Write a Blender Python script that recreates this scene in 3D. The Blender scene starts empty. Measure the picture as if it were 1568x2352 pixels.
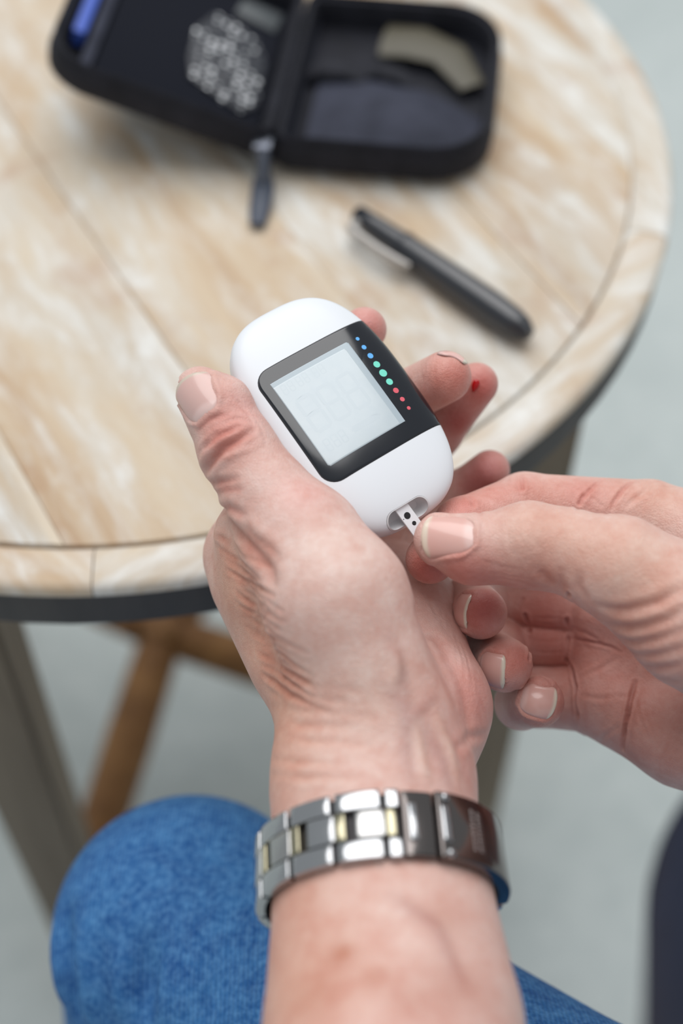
import bpy, bmesh, math, random
import numpy as np
from mathutils import Vector, Matrix

random.seed(4)
rng = np.random.default_rng(4)
SC = bpy.context.scene
COL = SC.collection

# ------------------------------------------------------------------ camera
ZT = 0.60                      # height of the table top above the floor
CAM_H = 0.452                  # camera above the table top
PITCH = math.radians(53.0)     # camera looks this far below the horizon
LENS = 50.0
FPX = LENS / 36.0 * 2352.0
cam_d = bpy.data.cameras.new('camera')
cam_d.sensor_fit = 'VERTICAL'
cam_d.sensor_height = 36.0
cam_d.sensor_width = 24.0
cam_d.lens = LENS
cam_d.clip_start = 0.02
cam_d.clip_end = 100.0
cam_d.dof.use_dof = True
cam_d.dof.focus_distance = 0.460
cam_d.dof.aperture_fstop = 3.8
cam = bpy.data.objects.new('camera', cam_d)
COL.objects.link(cam)
cam.location = (0, 0, ZT + CAM_H)
cam.rotation_euler = (math.pi / 2 - PITCH, 0, 0)
SC.camera = cam

# ------------------------------------------------------------------ light
world = bpy.data.worlds.new('overcast_sky')
SC.world = world
world.use_nodes = True
bg = world.node_tree.nodes['Background']
bg.inputs[0].default_value = (0.90, 0.96, 1.0, 1)
bg.inputs[1].default_value = 0.47
sun_d = bpy.data.lights.new('soft_daylight', 'SUN')
sun_d.energy = 2.65
sun_d.angle = math.radians(60)
sun_d.color = (1.0, 0.99, 0.98)
sun = bpy.data.objects.new('soft_daylight', sun_d)
COL.objects.link(sun)
sun_dir = Vector((-0.05, 0.38, 0.93))       # towards the light: high, beyond the table
sun.rotation_euler = sun_dir.to_track_quat('Z', 'Y').to_euler()
sun.location = (0.3, 1.5, 3.0)

SC.view_settings.view_transform = 'Standard'
SC.view_settings.look = 'None'
SC.view_settings.gamma = 1.0
SC.view_settings.use_curve_mapping = False
SC.view_settings.exposure = 0.0
SC.cycles.use_denoising = True

# ------------------------------------------------------------------ frames
CP, SP = math.cos(PITCH), math.sin(PITCH)
CAMROT = np.array([[1, 0, 0], [0, SP, -CP], [0, CP, SP]], float)   # columns: right, up, back
CAMLOC = np.array([0, 0, ZT + CAM_H])


def P(px, py, d):
    """point at a photo position and a depth in mm, in view-axes millimetres"""
    return np.array([(px - 784.0) / FPX * d, -(py - 1176.0) / FPX * d, -d], float)


def to_world(p):
    p = np.asarray(p, float) * 0.001
    return p @ CAMROT.T + CAMLOC


def on_plane(px, py, z):
    """world point where the sight line meets a horizontal plane"""
    d = CAMROT @ np.array([(px - 784.0) / FPX, -(py - 1176.0) / FPX, -1.0])
    t = (z - CAMLOC[2]) / d[2]
    return Vector(CAMLOC + d * t)


def unit(v):
    v = np.asarray(v, float)
    return v / np.linalg.norm(v)


# ------------------------------------------------------------------ object helpers
def link(o, parent=None):
    COL.objects.link(o)
    if parent is not None:
        o.parent = parent
    return o


def empty(name, loc=(0, 0, 0), rot=None, label=None, cat=None, group=None, kind=None):
    o = bpy.data.objects.new(name, None)
    COL.objects.link(o)
    o.empty_display_size = 0.02
    o.location = loc
    if rot is not None:
        o.rotation_euler = rot
    tag(o, label, cat, group, kind)
    return o


def tag(o, label=None, cat=None, group=None, kind=None):
    if label:
        o['label'] = label
    if cat:
        o['category'] = cat
    if group:
        o['group'] = group
    if kind:
        o['kind'] = kind
    return o


def mesh_obj(name, verts, faces, mat, parent=None, smooth=True, auto=None):
    me = bpy.data.meshes.new(name)
    me.from_pydata([tuple(v) for v in verts], [], [tuple(f) for f in faces])
    me.validate()
    me.update()
    if mat is not None:
        me.materials.append(mat)
    if smooth:
        me.polygons.foreach_set('use_smooth', np.ones(len(me.polygons), bool))
    if auto is not None:
        me.set_sharp_from_angle(angle=math.radians(auto))
    o = bpy.data.objects.new(name, me)
    return link(o, parent)


def bm_obj(name, bm, mat, parent=None, smooth=True, auto=35):
    me = bpy.data.meshes.new(name)
    bmesh.ops.recalc_face_normals(bm, faces=bm.faces)
    bm.to_mesh(me)
    bm.free()
    if mat is not None:
        me.materials.append(mat)
    if smooth:
        me.polygons.foreach_set('use_smooth', np.ones(len(me.polygons), bool))
        if auto is not None:
            me.set_sharp_from_angle(angle=math.radians(auto))
    o = bpy.data.objects.new(name, me)
    return link(o, parent)


def bm_box(bm, c, s, rot=None, bevel=0.0, seg=2):
    r = bmesh.ops.create_cube(bm, size=1.0)
    vs = r['verts']
    M = Matrix.Translation(Vector(c)) @ (rot.to_4x4() if rot is not None else Matrix.Identity(4)) @ Matrix.Diagonal((s[0], s[1], s[2], 1))
    bmesh.ops.transform(bm, matrix=M, verts=vs)
    if bevel > 0:
        es = list({e for v in vs for e in v.link_edges})
        bmesh.ops.bevel(bm, geom=es, offset=bevel, segments=seg, profile=0.6, affect='EDGES')
    return bm


def prism(bm, pts, z0, z1, inset=0.0):
    """closed outline pts [(x,y)] extruded from z0 to z1, optional softened top edge"""
    n = len(pts)
    c = np.mean(np.array(pts), axis=0)
    rings = []
    levels = [(z0, 0.0), (z1 - inset, 0.0), (z1 - inset * 0.3, inset * 0.3), (z1, inset)] if inset > 0 else [(z0, 0.0), (z1, 0.0)]
    A = np.array(pts, float)
    nx = np.roll(A, -1, 0) - np.roll(A, 1, 0)
    nrm = np.stack([nx[:, 1], -nx[:, 0]], 1)
    nrm /= np.maximum(np.linalg.norm(nrm, axis=1, keepdims=True), 1e-9)
    area = np.sum(A[:, 0] * np.roll(A[:, 1], -1) - np.roll(A[:, 0], -1) * A[:, 1])
    if area < 0:
        nrm = -nrm
    for z, off in levels:
        B = A - nrm * off
        rings.append([bm.verts.new((x, y, z)) for x, y in B])
    for a, b in zip(rings[:-1], rings[1:]):
        for i in range(n):
            j = (i + 1) % n
            bm.faces.new((a[i], a[j], b[j], b[i]))
    bm.faces.new(rings[0][::-1])
    bm.faces.new(rings[-1])
    return bm


def tube(bm, pts, radii, seg=16, cap=True, squash=None):
    """tube along pts; squash = (vector, factor) flattens the section"""
    pts = [np.asarray(p, float) for p in pts]
    if np.isscalar(radii):
        radii = [radii] * len(pts)
    rings = []
    ref = np.array([0.0, 0.0, 1.0])
    t0 = unit(pts[1] - pts[0])
    if abs(t0 @ ref) > 0.9:
        ref = np.array([1.0, 0, 0])
    for i, p in enumerate(pts):
        a = pts[max(i - 1, 0)]
        b = pts[min(i + 1, len(pts) - 1)]
        t = unit(b - a)
        u = unit(ref - t * (ref @ t))
        v = np.cross(t, u)
        ref = u
        ring = []
        for k in range(seg):
            an = 2 * math.pi * k / seg
            off = (u * math.cos(an) + v * math.sin(an)) * radii[i]
            if squash is not None:
                s = np.asarray(squash[0], float)
                off = off + s * (off @ s) * (squash[1] - 1)
            ring.append(bm.verts.new(p + off))
        rings.append(ring)
    for a, b in zip(rings[:-1], rings[1:]):
        for k in range(seg):
            j = (k + 1) % seg
            bm.faces.new((a[k], a[j], b[j], b[k]))
    if cap:
        bm.faces.new(rings[0][::-1])
        bm.faces.new(rings[-1])
    return bm


# ------------------------------------------------------------------ material helpers
def srgb(r, g, b):
    def f(c):
        c /= 255.0
        return c / 12.92 if c <= 0.04045 else ((c + 0.055) / 1.055) ** 2.4
    return (f(r), f(g), f(b), 1.0)


class Mat:
    def __init__(self, name, color=(200, 200, 200), rough=0.5, metal=0.0, spec=0.5):
        self.m = bpy.data.materials.new(name)
        self.m.use_nodes = True
        self.t = self.m.node_tree
        self.b = self.t.nodes['Principled BSDF']
        self.b.inputs['Base Color'].default_value = srgb(*color)
        self.b.inputs['Roughness'].default_value = rough
        self.b.inputs['Metallic'].default_value = metal
        self.b.inputs['Specular IOR Level'].default_value = spec
        self._tc = None

    def n(self, kind, **kw):
        nd = self.t.nodes.new(kind)
        for k, v in kw.items():
            if k in nd.inputs:
                nd.inputs[k].default_value = v
            else:
                setattr(nd, k, v)
        return nd

    def l(self, a, b):
        self.t.links.new(a, b)

    def coord(self, scale=(1, 1, 1), rot=(0, 0, 0)):
        tc = self.n('ShaderNodeTexCoord')
        mp = self.n('ShaderNodeMapping')
        mp.inputs['Scale'].default_value = scale
        mp.inputs['Rotation'].default_value = rot
        self.l(tc.outputs['Object'], mp.inputs['Vector'])
        return mp.outputs['Vector']

    def noise(self, vec, scale, detail=4, rough=0.55, dist=0.0):
        nd = self.n('ShaderNodeTexNoise')
        nd.inputs['Scale'].default_value = scale
        nd.inputs['Detail'].default_value = detail
        nd.inputs['Roughness'].default_value = rough
        nd.inputs['Distortion'].default_value = dist
        self.l(vec, nd.inputs['Vector'])
        return nd.outputs['Fac']

    def ramp(self, fac, stops):
        r = self.n('ShaderNodeValToRGB')
        e = r.color_ramp.elements
        while len(e) < len(stops):
            e.new(0.5)
        for el, (p, c) in zip(e, stops):
            el.position = p
            el.color = c if len(c) == 4 else srgb(*c)
        self.l(fac, r.inputs['Fac'])
        return r.outputs['Color']

    def mix(self, a, b, fac, blend='MIX'):
        m = self.n('ShaderNodeMix', data_type='RGBA', blend_type=blend)
        for sock, val in ((m.inputs[6], a), (m.inputs[7], b), (m.inputs[0], fac)):
            if hasattr(val, 'links') or hasattr(val, 'is_linked'):
                self.l(val, sock)
            else:
                sock.default_value = val
        return m.outputs[2]

    def math(self, op, a, b=None):
        m = self.n('ShaderNodeMath', operation=op)
        for i, v in enumerate((a, b)):
            if v is None:
                continue
            if hasattr(v, 'is_linked'):
                self.l(v, m.inputs[i])
            else:
                m.inputs[i].default_value = v
        return m.outputs[0]

    def base(self, sock):
        self.l(sock, self.b.inputs['Base Color'])

    def bump(self, height, strength=0.3, dist=0.001, prev=None):
        bp = self.n('ShaderNodeBump')
        bp.inputs['Strength'].default_value = strength
        bp.inputs['Distance'].default_value = dist
        self.l(height, bp.inputs['Height'])
        if prev is not None:
            self.l(prev, bp.inputs['Normal'])
        self.l(bp.outputs['Normal'], self.b.inputs['Normal'])
        return bp.outputs['Normal']


def simple(name, color, rough=0.5, metal=0.0, spec=0.5):
    return Mat(name, color, rough, metal, spec).m


# ------------------------------------------------------------------ materials
def make_floor_mat():
    M = Mat('pale_grey_floor', (168, 178, 177), 0.7)
    v = M.coord()
    a = M.noise(v, 3.0, 4, 0.5)
    b = M.noise(v, 40.0, 3, 0.6)
    c = M.ramp(a, [(0.3, (158, 167, 166)), (0.7, (184, 191, 190))])
    d = M.ramp(b, [(0.3, (150, 160, 160)), (0.7, (192, 198, 196))])
    M.base(M.mix(c, d, 0.25))
    return M.m


def make_wood_mat(name, tone=0):
    """worn white-washed pine: cream paint rubbed through to warm brown along the grain"""
    M = Mat(name, (214, 196, 166), 0.62, spec=0.35)
    v = M.coord((3.0, 26.0, 26.0))
    tc = M.n('ShaderNodeObjectInfo')
    add = M.n('ShaderNodeVectorMath', operation='ADD')
    mul = M.n('ShaderNodeVectorMath', operation='SCALE')
    mul.inputs['Scale'].default_value = 37.0
    cmb = M.n('ShaderNodeCombineXYZ')
    M.l(tc.outputs['Random'], cmb.inputs[0])
    M.l(tc.outputs['Random'], cmb.inputs[1])
    M.l(cmb.outputs[0], mul.inputs[0])
    M.l(v, add.inputs[0])
    M.l(mul.outputs[0], add.inputs[1])
    vv = add.outputs[0]
    grain = M.noise(vv, 1.0, 6, 0.6, 0.6)
    iso = M.coord((1, 1, 1))
    add2 = M.n('ShaderNodeVectorMath', operation='ADD')
    M.l(iso, add2.inputs[0])
    M.l(mul.outputs[0], add2.inputs[1])
    el = M.coord((6.0, 20.0, 20.0))
    add3 = M.n('ShaderNodeVectorMath', operation='ADD')
    M.l(el, add3.inputs[0])
    M.l(mul.outputs[0], add3.inputs[1])
    patch = M.noise(add3.outputs[0], 1.0, 6, 0.62, 1.0)
    blot = M.noise(add3.outputs[0], 3.2, 6, 0.68, 0.7)
    wood = M.ramp(grain, [(0.26, (172, 140, 110)), (0.45, (194, 170, 142)), (0.62, (207, 190, 166)), (0.78, (217, 206, 188))])
    wash = M.ramp(blot, [(0.28, (190, 178, 160)), (0.5, (208, 202, 192)), (0.68, (224, 223, 219))])
    mask_in = M.math('ADD', M.math('MULTIPLY', patch, 0.62), M.math('MULTIPLY', blot, 0.40))
    sh = 0.03 * tone
    mask = M.ramp(mask_in, [(0.44 - sh, (0, 0, 0, 1)), (0.62 - sh, (1, 1, 1, 1))])
    c = M.mix(wood, wash, mask)
    stain = M.ramp(M.noise(add2.outputs[0], 26.0, 3, 0.5, 0.3), [(0.58, (0, 0, 0, 1)), (0.74, (1, 1, 1, 1))])
    c = M.mix(c, srgb(168, 122, 86), M.math('MULTIPLY', stain, 0.42))
    M.base(c)
    M.bump(M.math('ADD', grain, blot), 0.35, 0.0012)
    return M.m


def make_leg_mat(name, c0, c1):
    M = Mat(name, c0, 0.6, spec=0.3)
    v = M.coord((30, 30, 3))
    g = M.noise(v, 1.0, 5, 0.6, 0.4)
    M.base(M.ramp(g, [(0.3, c0), (0.7, c1)]))
    M.bump(g, 0.3, 0.001)
    return M.m


def make_skin_mat():
    M = Mat('skin', (205, 160, 143), 0.47, spec=0.42)
    at = M.n('ShaderNodeVertexColor', layer_name='Col')
    v = M.coord()
    m1 = M.noise(v, 95.0, 4, 0.6, 0.4)
    m2 = M.noise(v, 420.0, 3, 0.6)
    mott = M.ramp(m1, [(0.30, (242, 222, 216)), (0.70, (255, 255, 254))])
    mott2 = M.ramp(m2, [(0.25, (246, 232, 228)), (0.75, (255, 255, 255))])
    c = M.mix(at.outputs['Color'], mott, 1.0, 'MULTIPLY')
    c = M.mix(c, mott2, 0.8, 'MULTIPLY')
    M.base(c)
    M.b.inputs['Subsurface Weight'].default_value = 0.14
    M.b.inputs['Subsurface Radius'].default_value = (1.0, 0.38, 0.22)
    M.b.inputs['Subsurface Scale'].default_value = 0.0032
    # skin relief: fine criss-cross cells over soft pores
    vo = M.n('ShaderNodeTexVoronoi', feature='DISTANCE_TO_EDGE')
    vo.inputs['Scale'].default_value = 1050.0
    warp = M.n('ShaderNodeTexNoise')
    warp.inputs['Scale'].default_value = 300.0
    M.l(v, warp.inputs['Vector'])
    wadd = M.n('ShaderNodeVectorMath', operation='MULTIPLY_ADD')
    wadd.inputs[1].default_value = (0.0012, 0.0012, 0.0012)
    M.l(warp.outputs['Color'], wadd.inputs[0])
    M.l(v, wadd.inputs[2])
    M.l(wadd.outputs[0], vo.inputs['Vector'])
    cell = M.math('MINIMUM', vo.outputs['Distance'], 0.22)
    n1 = M.bump(cell, 0.30, 0.0010)
    fine = M.noise(v, 700.0, 4, 0.65)
    M.bump(fine, 0.32, 0.0007, n1)
    return M.m


def make_nail_mat():
    M = Mat('nail', (222, 180, 170), 0.24, spec=0.5)
    at = M.n('ShaderNodeVertexColor', layer_name='Col')
    M.base(at.outputs['Color'])
    M.b.inputs['Subsurface Weight'].default_value = 0.12
    M.b.inputs['Subsurface Radius'].default_value = (1.0, 0.45, 0.35)
    M.b.inputs['Subsurface Scale'].default_value = 0.0015
    M.b.inputs['Coat Weight'].default_value = 0.3
    return M.m


def make_denim_mat():
    M = Mat('blue_denim', (40, 98, 160), 0.85, spec=0.2)
    v = M.coord()
    slub = M.noise(v, 420.0, 3, 0.6)
    big = M.noise(v, 22.0, 4, 0.6)
    mid = M.noise(v, 130.0, 4, 0.65)
    w = M.n('ShaderNodeTexWave', wave_type='BANDS', bands_direction='X')
    w.inputs['Scale'].default_value = 190.0
    w.inputs['Distortion'].default_value = 2.0
    w.inputs['Detail'].default_value = 2.0
    M.l(M.coord((1, 0.5, 0.25)), w.inputs['Vector'])
    a = M.ramp(mid, [(0.34, (22, 68, 124)), (0.66, (78, 136, 186))])
    b = M.ramp(slub, [(0.38, (16, 58, 120)), (0.66, (120, 168, 210))])
    c = M.mix(a, b, 0.42)
    c = M.mix(c, M.ramp(big, [(0.3, (24, 76, 140)), (0.7, (58, 120, 178))]), 0.4)
    c = M.mix(c, w.outputs['Color'], 0.10, 'OVERLAY')
    M.base(c)
    M.bump(M.math('ADD', slub, w.outputs['Fac']), 0.35, 0.0007)
    return M.m


def make_nylon_mat(name, c0, c1, scale=1400.0):
    M = Mat(name, c0, 0.75, spec=0.3)
    v = M.coord()
    a = M.noise(v, 60.0, 4, 0.6)
    M.base(M.ramp(a, [(0.3, c0), (0.7, c1)]))
    ck = M.n('ShaderNodeTexVoronoi')
    ck.inputs['Scale'].default_value = scale
    M.l(v, ck.inputs['Vector'])
    M.bump(ck.outputs['Distance'], 0.35, 0.0008)
    return M.m


FLOOR = make_floor_mat()
WOOD = [make_wood_mat('whitewashed_pine_a', 0), make_wood_mat('whitewashed_pine_b', 2), make_wood_mat('whitewashed_pine_c', 0)]
LEGWOOD = make_leg_mat('grey_brown_wood', (112, 98, 82), (146, 132, 114))
BROWNWOOD = make_leg_mat('warm_brown_wood', (104, 68, 38), (150, 108, 64))
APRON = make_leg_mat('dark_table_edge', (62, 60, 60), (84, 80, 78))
SKIN = make_skin_mat()
NAIL = make_nail_mat()
DENIM = make_denim_mat()
NAVY = make_nylon_mat('navy_cloth', (14, 24, 44), (22, 36, 60), 900.0)
BLACKCLOTH = make_nylon_mat('black_nylon', (26, 27, 34), (40, 41, 50))
CASEIN = make_nylon_mat('dark_grey_lining', (40, 43, 56), (58, 61, 76))
WHITEPL = simple('white_plastic', (228, 231, 236), 0.36)
GREYPL = simple('pale_grey_plastic', (214, 213, 215), 0.35)
BLACKGL = simple('black_glass', (9, 13, 24), 0.11, spec=0.75)
SEAM = simple('dark_seam', (30, 30, 36), 0.5)
STEEL = simple('polished_steel', (176, 177, 179), 0.17, 1.0)
STEELB = simple('brushed_steel', (176, 175, 174), 0.24, 1.0)
GOLD = simple('pale_gold', (166, 160, 136), 0.2, 1.0)
CLASPM = simple('clasp_painted_reflection', (112, 106, 104), 0.15, 1.0)  # steel darkened in colour for the hands and body it mirrors
BLACKPL = simple('black_plastic', (15, 19, 30), 0.30, spec=0.9)
GREYCLIP = simple('silver_grey_clip', (176, 172, 168), 0.35, 0.3)
STRIPW = simple('white_strip', (236, 238, 242), 0.4)
INK = simple('black_ink', (24, 24, 28), 0.6)
BLOOD = simple('wet_blood', (170, 8, 12), 0.08)

# ================================================================== SETTING
bmf = bmesh.new()
bmesh.ops.create_grid(bmf, x_segments=1, y_segments=1, size=6.0)
floor = bm_obj('floor', bmf, FLOOR, smooth=False)
tag(floor, 'pale grey smooth floor', kind='structure')

# ================================================================== TABLE
TC = np.array([-0.1075, 0.5740])
TR = 0.270
table = empty('round_table', (TC[0], TC[1], 0), label='round whitewashed wooden table with worn planks and a dark edge', cat='table')
GA = math.radians(-60.0)
gd = np.array([math.cos(GA), math.sin(GA)])
gn = np.array([-math.sin(GA), math.cos(GA)])
RI = 0.2494
offs = [-0.2494, -0.2074, -0.1256, -0.0438, 0.0380, 0.1198, 0.2016, 0.2494]
# offsets are measured towards the upper right of the photo
nvec = np.array([math.cos(GA + math.pi / 2), math.sin(GA + math.pi / 2)])
top_t = 0.024
for i, (o0, o1) in enumerate(zip(offs[:-1], offs[1:])):
    g = 0.00012
    a0, a1 = o0 + g, o1 - g
    pts = []
    n = 14
    for k in range(n + 1):
        o = a0 + (a1 - a0) * k / n
        pts.append((math.sqrt(max(RI * RI - o * o, 1e-8)), o))
    for k in range(n + 1):
        o = a1 + (a0 - a1) * k / n
        pts.append((-math.sqrt(max(RI * RI - o * o, 1e-8)), o))
    mid = 0.5 * (o0 + o1)
    pts = [(x, y - mid) for x, y in pts]
    bm = bmesh.new()
    prism(bm, pts, -top_t, 0.0, 0.0004)
    pk = bm_obj('plank', bm, WOOD[[0, 2, 0, 2, 1, 0, 1][i]], table, auto=40)
    pk.location = (nvec[0] * mid, nvec[1] * mid, ZT + (0.0004 if i % 2 else 0.0))
    pk.rotation_euler = (0, 0, GA)
# rim of curved boards around the planks
NSEG = 5
for i in range(NSEG):
    a0 = math.radians(-87.5 + 72 * i) + 0.0010
    a1 = math.radians(-87.5 + 72 * (i + 1)) - 0.0010
    am = 0.5 * (a0 + a1)
    bm = bmesh.new()
    prof = [(0.2500, -0.006), (0.2500, -0.0022), (0.2512, -0.0012), (0.2545, 0.0), (0.2660, -0.0002), (0.2685, -0.0010), (0.2698, -0.0030), (0.2700, -0.006)]
    N = 40
    rings = []
    for k in range(N + 1):
        a = a0 + (a1 - a0) * k / N - am
        rings.append([bm.verts.new((r * math.sin(-a) if False else r * math.cos(a + math.pi / 2), r * math.sin(a + math.pi / 2) - 0.26, z)) for r, z in prof])
    for A, B in zip(rings[:-1], rings[1:]):
        for k in range(len(prof)):
            j = (k + 1) % len(prof)
            bm.faces.new((A[k], A[j], B[j], B[k]))
    bm.faces.new(rings[0])
    bm.faces.new(rings[-1][::-1])
    rm = bm_obj('rim_board', bm, WOOD[1], table, auto=40)
    rot = am - math.pi / 2
    rm.rotation_euler = (0, 0, rot)
    rm.location = (-math.sin(rot) * 0.26, math.cos(rot) * 0.26, ZT)
# dark band under the rim
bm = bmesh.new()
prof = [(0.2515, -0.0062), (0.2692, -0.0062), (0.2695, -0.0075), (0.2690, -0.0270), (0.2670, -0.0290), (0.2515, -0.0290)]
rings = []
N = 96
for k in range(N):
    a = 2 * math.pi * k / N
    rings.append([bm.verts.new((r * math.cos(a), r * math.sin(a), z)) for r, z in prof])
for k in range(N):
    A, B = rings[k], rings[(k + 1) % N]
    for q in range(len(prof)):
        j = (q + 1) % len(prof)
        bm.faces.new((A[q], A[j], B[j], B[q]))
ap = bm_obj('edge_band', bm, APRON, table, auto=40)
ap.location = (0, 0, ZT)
HUBX = -0.027
for a, LR in ((-108, 0.222), (-23, 0.228), (65, 0.222), (155, 0.222)):
    ar = math.radians(a)
    bm = bmesh.new()
    h = ZT - 0.0245
    r = bmesh.ops.create_cube(bm, size=1.0)
    for v in bm.verts:
        top = v.co.z > 0
        w = 0.040 if top else 0.034
        v.co = Vector((v.co.x * w, v.co.y * w, h if top else 0.0))
    bmesh.ops.bevel(bm, geom=list(bm.edges), offset=0.003, segments=2, affect='EDGES')
    lg = bm_obj('leg', bm, LEGWOOD, table, auto=40)
    lg.location = (LR * math.cos(ar), LR * math.sin(ar), 0)
    lg.rotation_euler = (0, 0, ar + math.radians(22))
    bm = bmesh.new()
    tube(bm, [(0.0165, 0, 0), (0.09, 0, 0), (math.hypot(LR * math.cos(ar) - HUBX, LR * math.sin(ar)) - 0.0195, 0, 0)], [0.0165, 0.0175, 0.0155], 20)
    st = bm_obj('stretcher', bm, BROWNWOOD, table, auto=40)
    tx, ty = LR * math.cos(ar) - HUBX, LR * math.sin(ar)
    st.location = (HUBX, 0, ZT - 0.461)
    st.rotation_euler = (0, 0, math.atan2(ty, tx))
bm = bmesh.new()
tube(bm, [(0, 0, -0.02), (0, 0, -0.017), (0, 0, 0.017), (0, 0, 0.02)], [0.013, 0.0165, 0.0165, 0.013], 20)
hub = bm_obj('stretcher_hub', bm, BROWNWOOD, table, auto=40)
hub.location = (HUBX, 0, ZT - 0.461)

# ================================================================== CARRY CASE
def rrect(x0, x1, y0, y1, rad, n=8, radii=None):
    rr = radii or (rad, rad, rad, rad)        # corners: (x1,y0) (x1,y1) (x0,y1) (x0,y0)
    pts = []
    for (cx, cy, a, r) in ((x1, y0, -90, rr[0]), (x1, y1, 0, rr[1]), (x0, y1, 90, rr[2]), (x0, y0, 180, rr[3])):
        ox = cx - r if cx == x1 else cx + r
        oy = cy - r if cy == y0 and False else (cy + r if cy == y0 else cy - r)
        for k in range(n + 1):
            t = math.radians(a + 90.0 * k / n)
            pts.append((ox + r * math.cos(t), oy + r * math.sin(t)))
    return pts


def offset_poly(pts, d):
    A = np.array(pts, float)
    nx = np.roll(A, -1, 0) - np.roll(A, 1, 0)
    nr = np.stack([nx[:, 1], -nx[:, 0]], 1)
    nr /= np.maximum(np.linalg.norm(nr, axis=1, keepdims=True), 1e-9)
    return A + nr * d


def tray(name, outline, height, parent):
    """soft-sided shell: rounded bottom, swelling wall, rolled lip and a lined floor inside"""
    bm = bmesh.new()
    lv = [(-0.012, 0.0), (-0.004, 0.0012), (0.0, 0.005), (0.0008, height * 0.6), (0.0, height - 0.003), (-0.0012, height), (-0.0040, height),
          (-0.0052, height - 0.0025), (-0.0055, 0.006), (-0.009, 0.0045)]
    rings = []
    for off, z in lv:
        B = offset_poly(outline, off)
        rings.append([bm.verts.new((x, y, z)) for x, y in B])
    n = len(outline)
    for a, b in zip(rings[:-1], rings[1:]):
        for i in range(n):
            j = (i + 1) % n
            bm.faces.new((a[i], a[j], b[j], b[i]))
    bm.faces.new(rings[0][::-1])
    bm.faces.new(rings[-1])
    return bm_obj(name, bm, BLACKCLOTH, parent, auto=60)


CASE_ROT = math.radians(-7.5)
case = empty('zip_case', (-0.036, 0.545, ZT + 0.0005), (0, 0, CASE_ROT), label='open black zip case lying behind the pen on the table', cat='case')
right = tray('case_half', rrect(0.003, 0.106, 0.000, 0.120, 0.02, radii=(0.030, 0.030, 0.008, 0.008)), 0.021, case)
left = tray('case_half', rrect(-0.114, -0.003, 0.000, 0.120, 0.02, radii=(0.008, 0.008, 0.022, 0.022)), 0.019, case)
left.rotation_euler = (0, math.radians(19), 0)
left.location = (0, 0, 0.003)
# spine: fabric hinge with a soft fold
bm = bmesh.new()
N = 12
sec = [(-0.010, 0.013), (-0.005, 0.0075), (0.0, 0.0055), (0.005, 0.0070), (0.010, 0.012)]
rows = []
for k in range(N + 1):
    y = 0.006 + 0.108 * k / N
    sag = 0.0015 * math.sin(math.pi * k / N)
    rows.append([bm.verts.new((x, y, z - sag)) for x, z in sec] + [bm.verts.new((x, y, z - sag - 0.0025)) for x, z in sec[::-1]])
m = len(rows[0])
for A, B in zip(rows[:-1], rows[1:]):
    for q in range(m):
        j = (q + 1) % m
        bm.faces.new((A[q], A[j], B[j], B[q]))
bm.faces.new(rows[0][::-1])
bm.faces.new(rows[-1])
bm_obj('spine', bm, CASEIN, case, auto=70)
# zip teeth tape along both lips
for half, ol, hgt in ((right, rrect(0.003, 0.106, 0.0, 0.120, 0.02, radii=(0.030, 0.030, 0.008, 0.008)), 0.021), (left, rrect(-0.114, -0.003, 0.0, 0.120, 0.02, radii=(0.008, 0.008, 0.022, 0.022)), 0.019)):
    bm = bmesh.new()
    A = [bm.verts.new((x, y, hgt + 0.0003)) for x, y in offset_poly(ol, -0.0002)]
    B = [bm.verts.new((x, y, hgt + 0.0022)) for x, y in offset_poly(ol, -0.0012)]
    Cc = [bm.verts.new((x, y, hgt + 0.0003)) for x, y in offset_poly(ol, -0.0026)]
    n = len(A)
    for i in range(n):
        j = (i + 1) % n
        bm.faces.new((A[i], A[j], B[j], B[i]))
        bm.faces.new((B[i], B[j], Cc[j], Cc[i]))
    bm_obj('zip_tape', bm, BLACKCLOTH, half, auto=50)


def sheet(name, outline, z0, z1, mat, parent, inset=0.0006):
    bm = bmesh.new()
    prism(bm, outline, z0, z1, inset)
    return bm_obj(name, bm, mat, parent, auto=40)


def make_mesh_mat():
    M = Mat('netting_painted_glints', (150, 160, 176), 0.55, spec=0.5)
    v = M.coord()
    vo = M.n('ShaderNodeTexVoronoi', feature='F1')
    vo.inputs['Scale'].default_value = 230.0
    vo.inputs['Randomness'].default_value = 0.35
    M.l(v, vo.inputs['Vector'])
    M.base(M.ramp(vo.outputs['Distance'], [(0.24, (250, 252, 255)), (0.40, (34, 37, 46))]))  # white dots paint the glints of the netting into its colour
    return M.m


NET = make_mesh_mat()
DARKNET = simple('black_net', (27, 29, 37), 0.9, spec=0.1)
BLUE = simple('blue_label', (66, 96, 190), 0.5)
OLIVE = simple('olive_card', (78, 73, 58), 0.5)
PALECARD = simple('grey_green_card', (70, 75, 78), 0.5)
# left half: net pocket with a pale pouch showing, blue label near the outer edge
sheet('net_pocket', rrect(-0.092, -0.010, 0.012, 0.108, 0.006), 0.0062, 0.0105, DARKNET, left)
sheet('pocket_trim', rrect(-0.0985, -0.0930, 0.010, 0.110, 0.002), 0.0062, 0.0125, CASEIN, left)
sheet('foil_pouch', [(-0.048, 0.030), (-0.020, 0.018), (-0.013, 0.026), (-0.014, 0.060), (-0.022, 0.078), (-0.046, 0.085), (-0.053, 0.066), (-0.052, 0.045)], 0.0107, 0.0125, NET, left)
sheet('foil_pouch', [(-0.036, 0.092), (-0.014, 0.088), (-0.012, 0.104), (-0.034, 0.106)], 0.0107, 0.0116, PALECARD, left)
sheet('blue_label', rrect(-0.1065, -0.1005, 0.030, 0.106, 0.001), 0.0062, 0.0150, BLUE, left)
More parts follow.
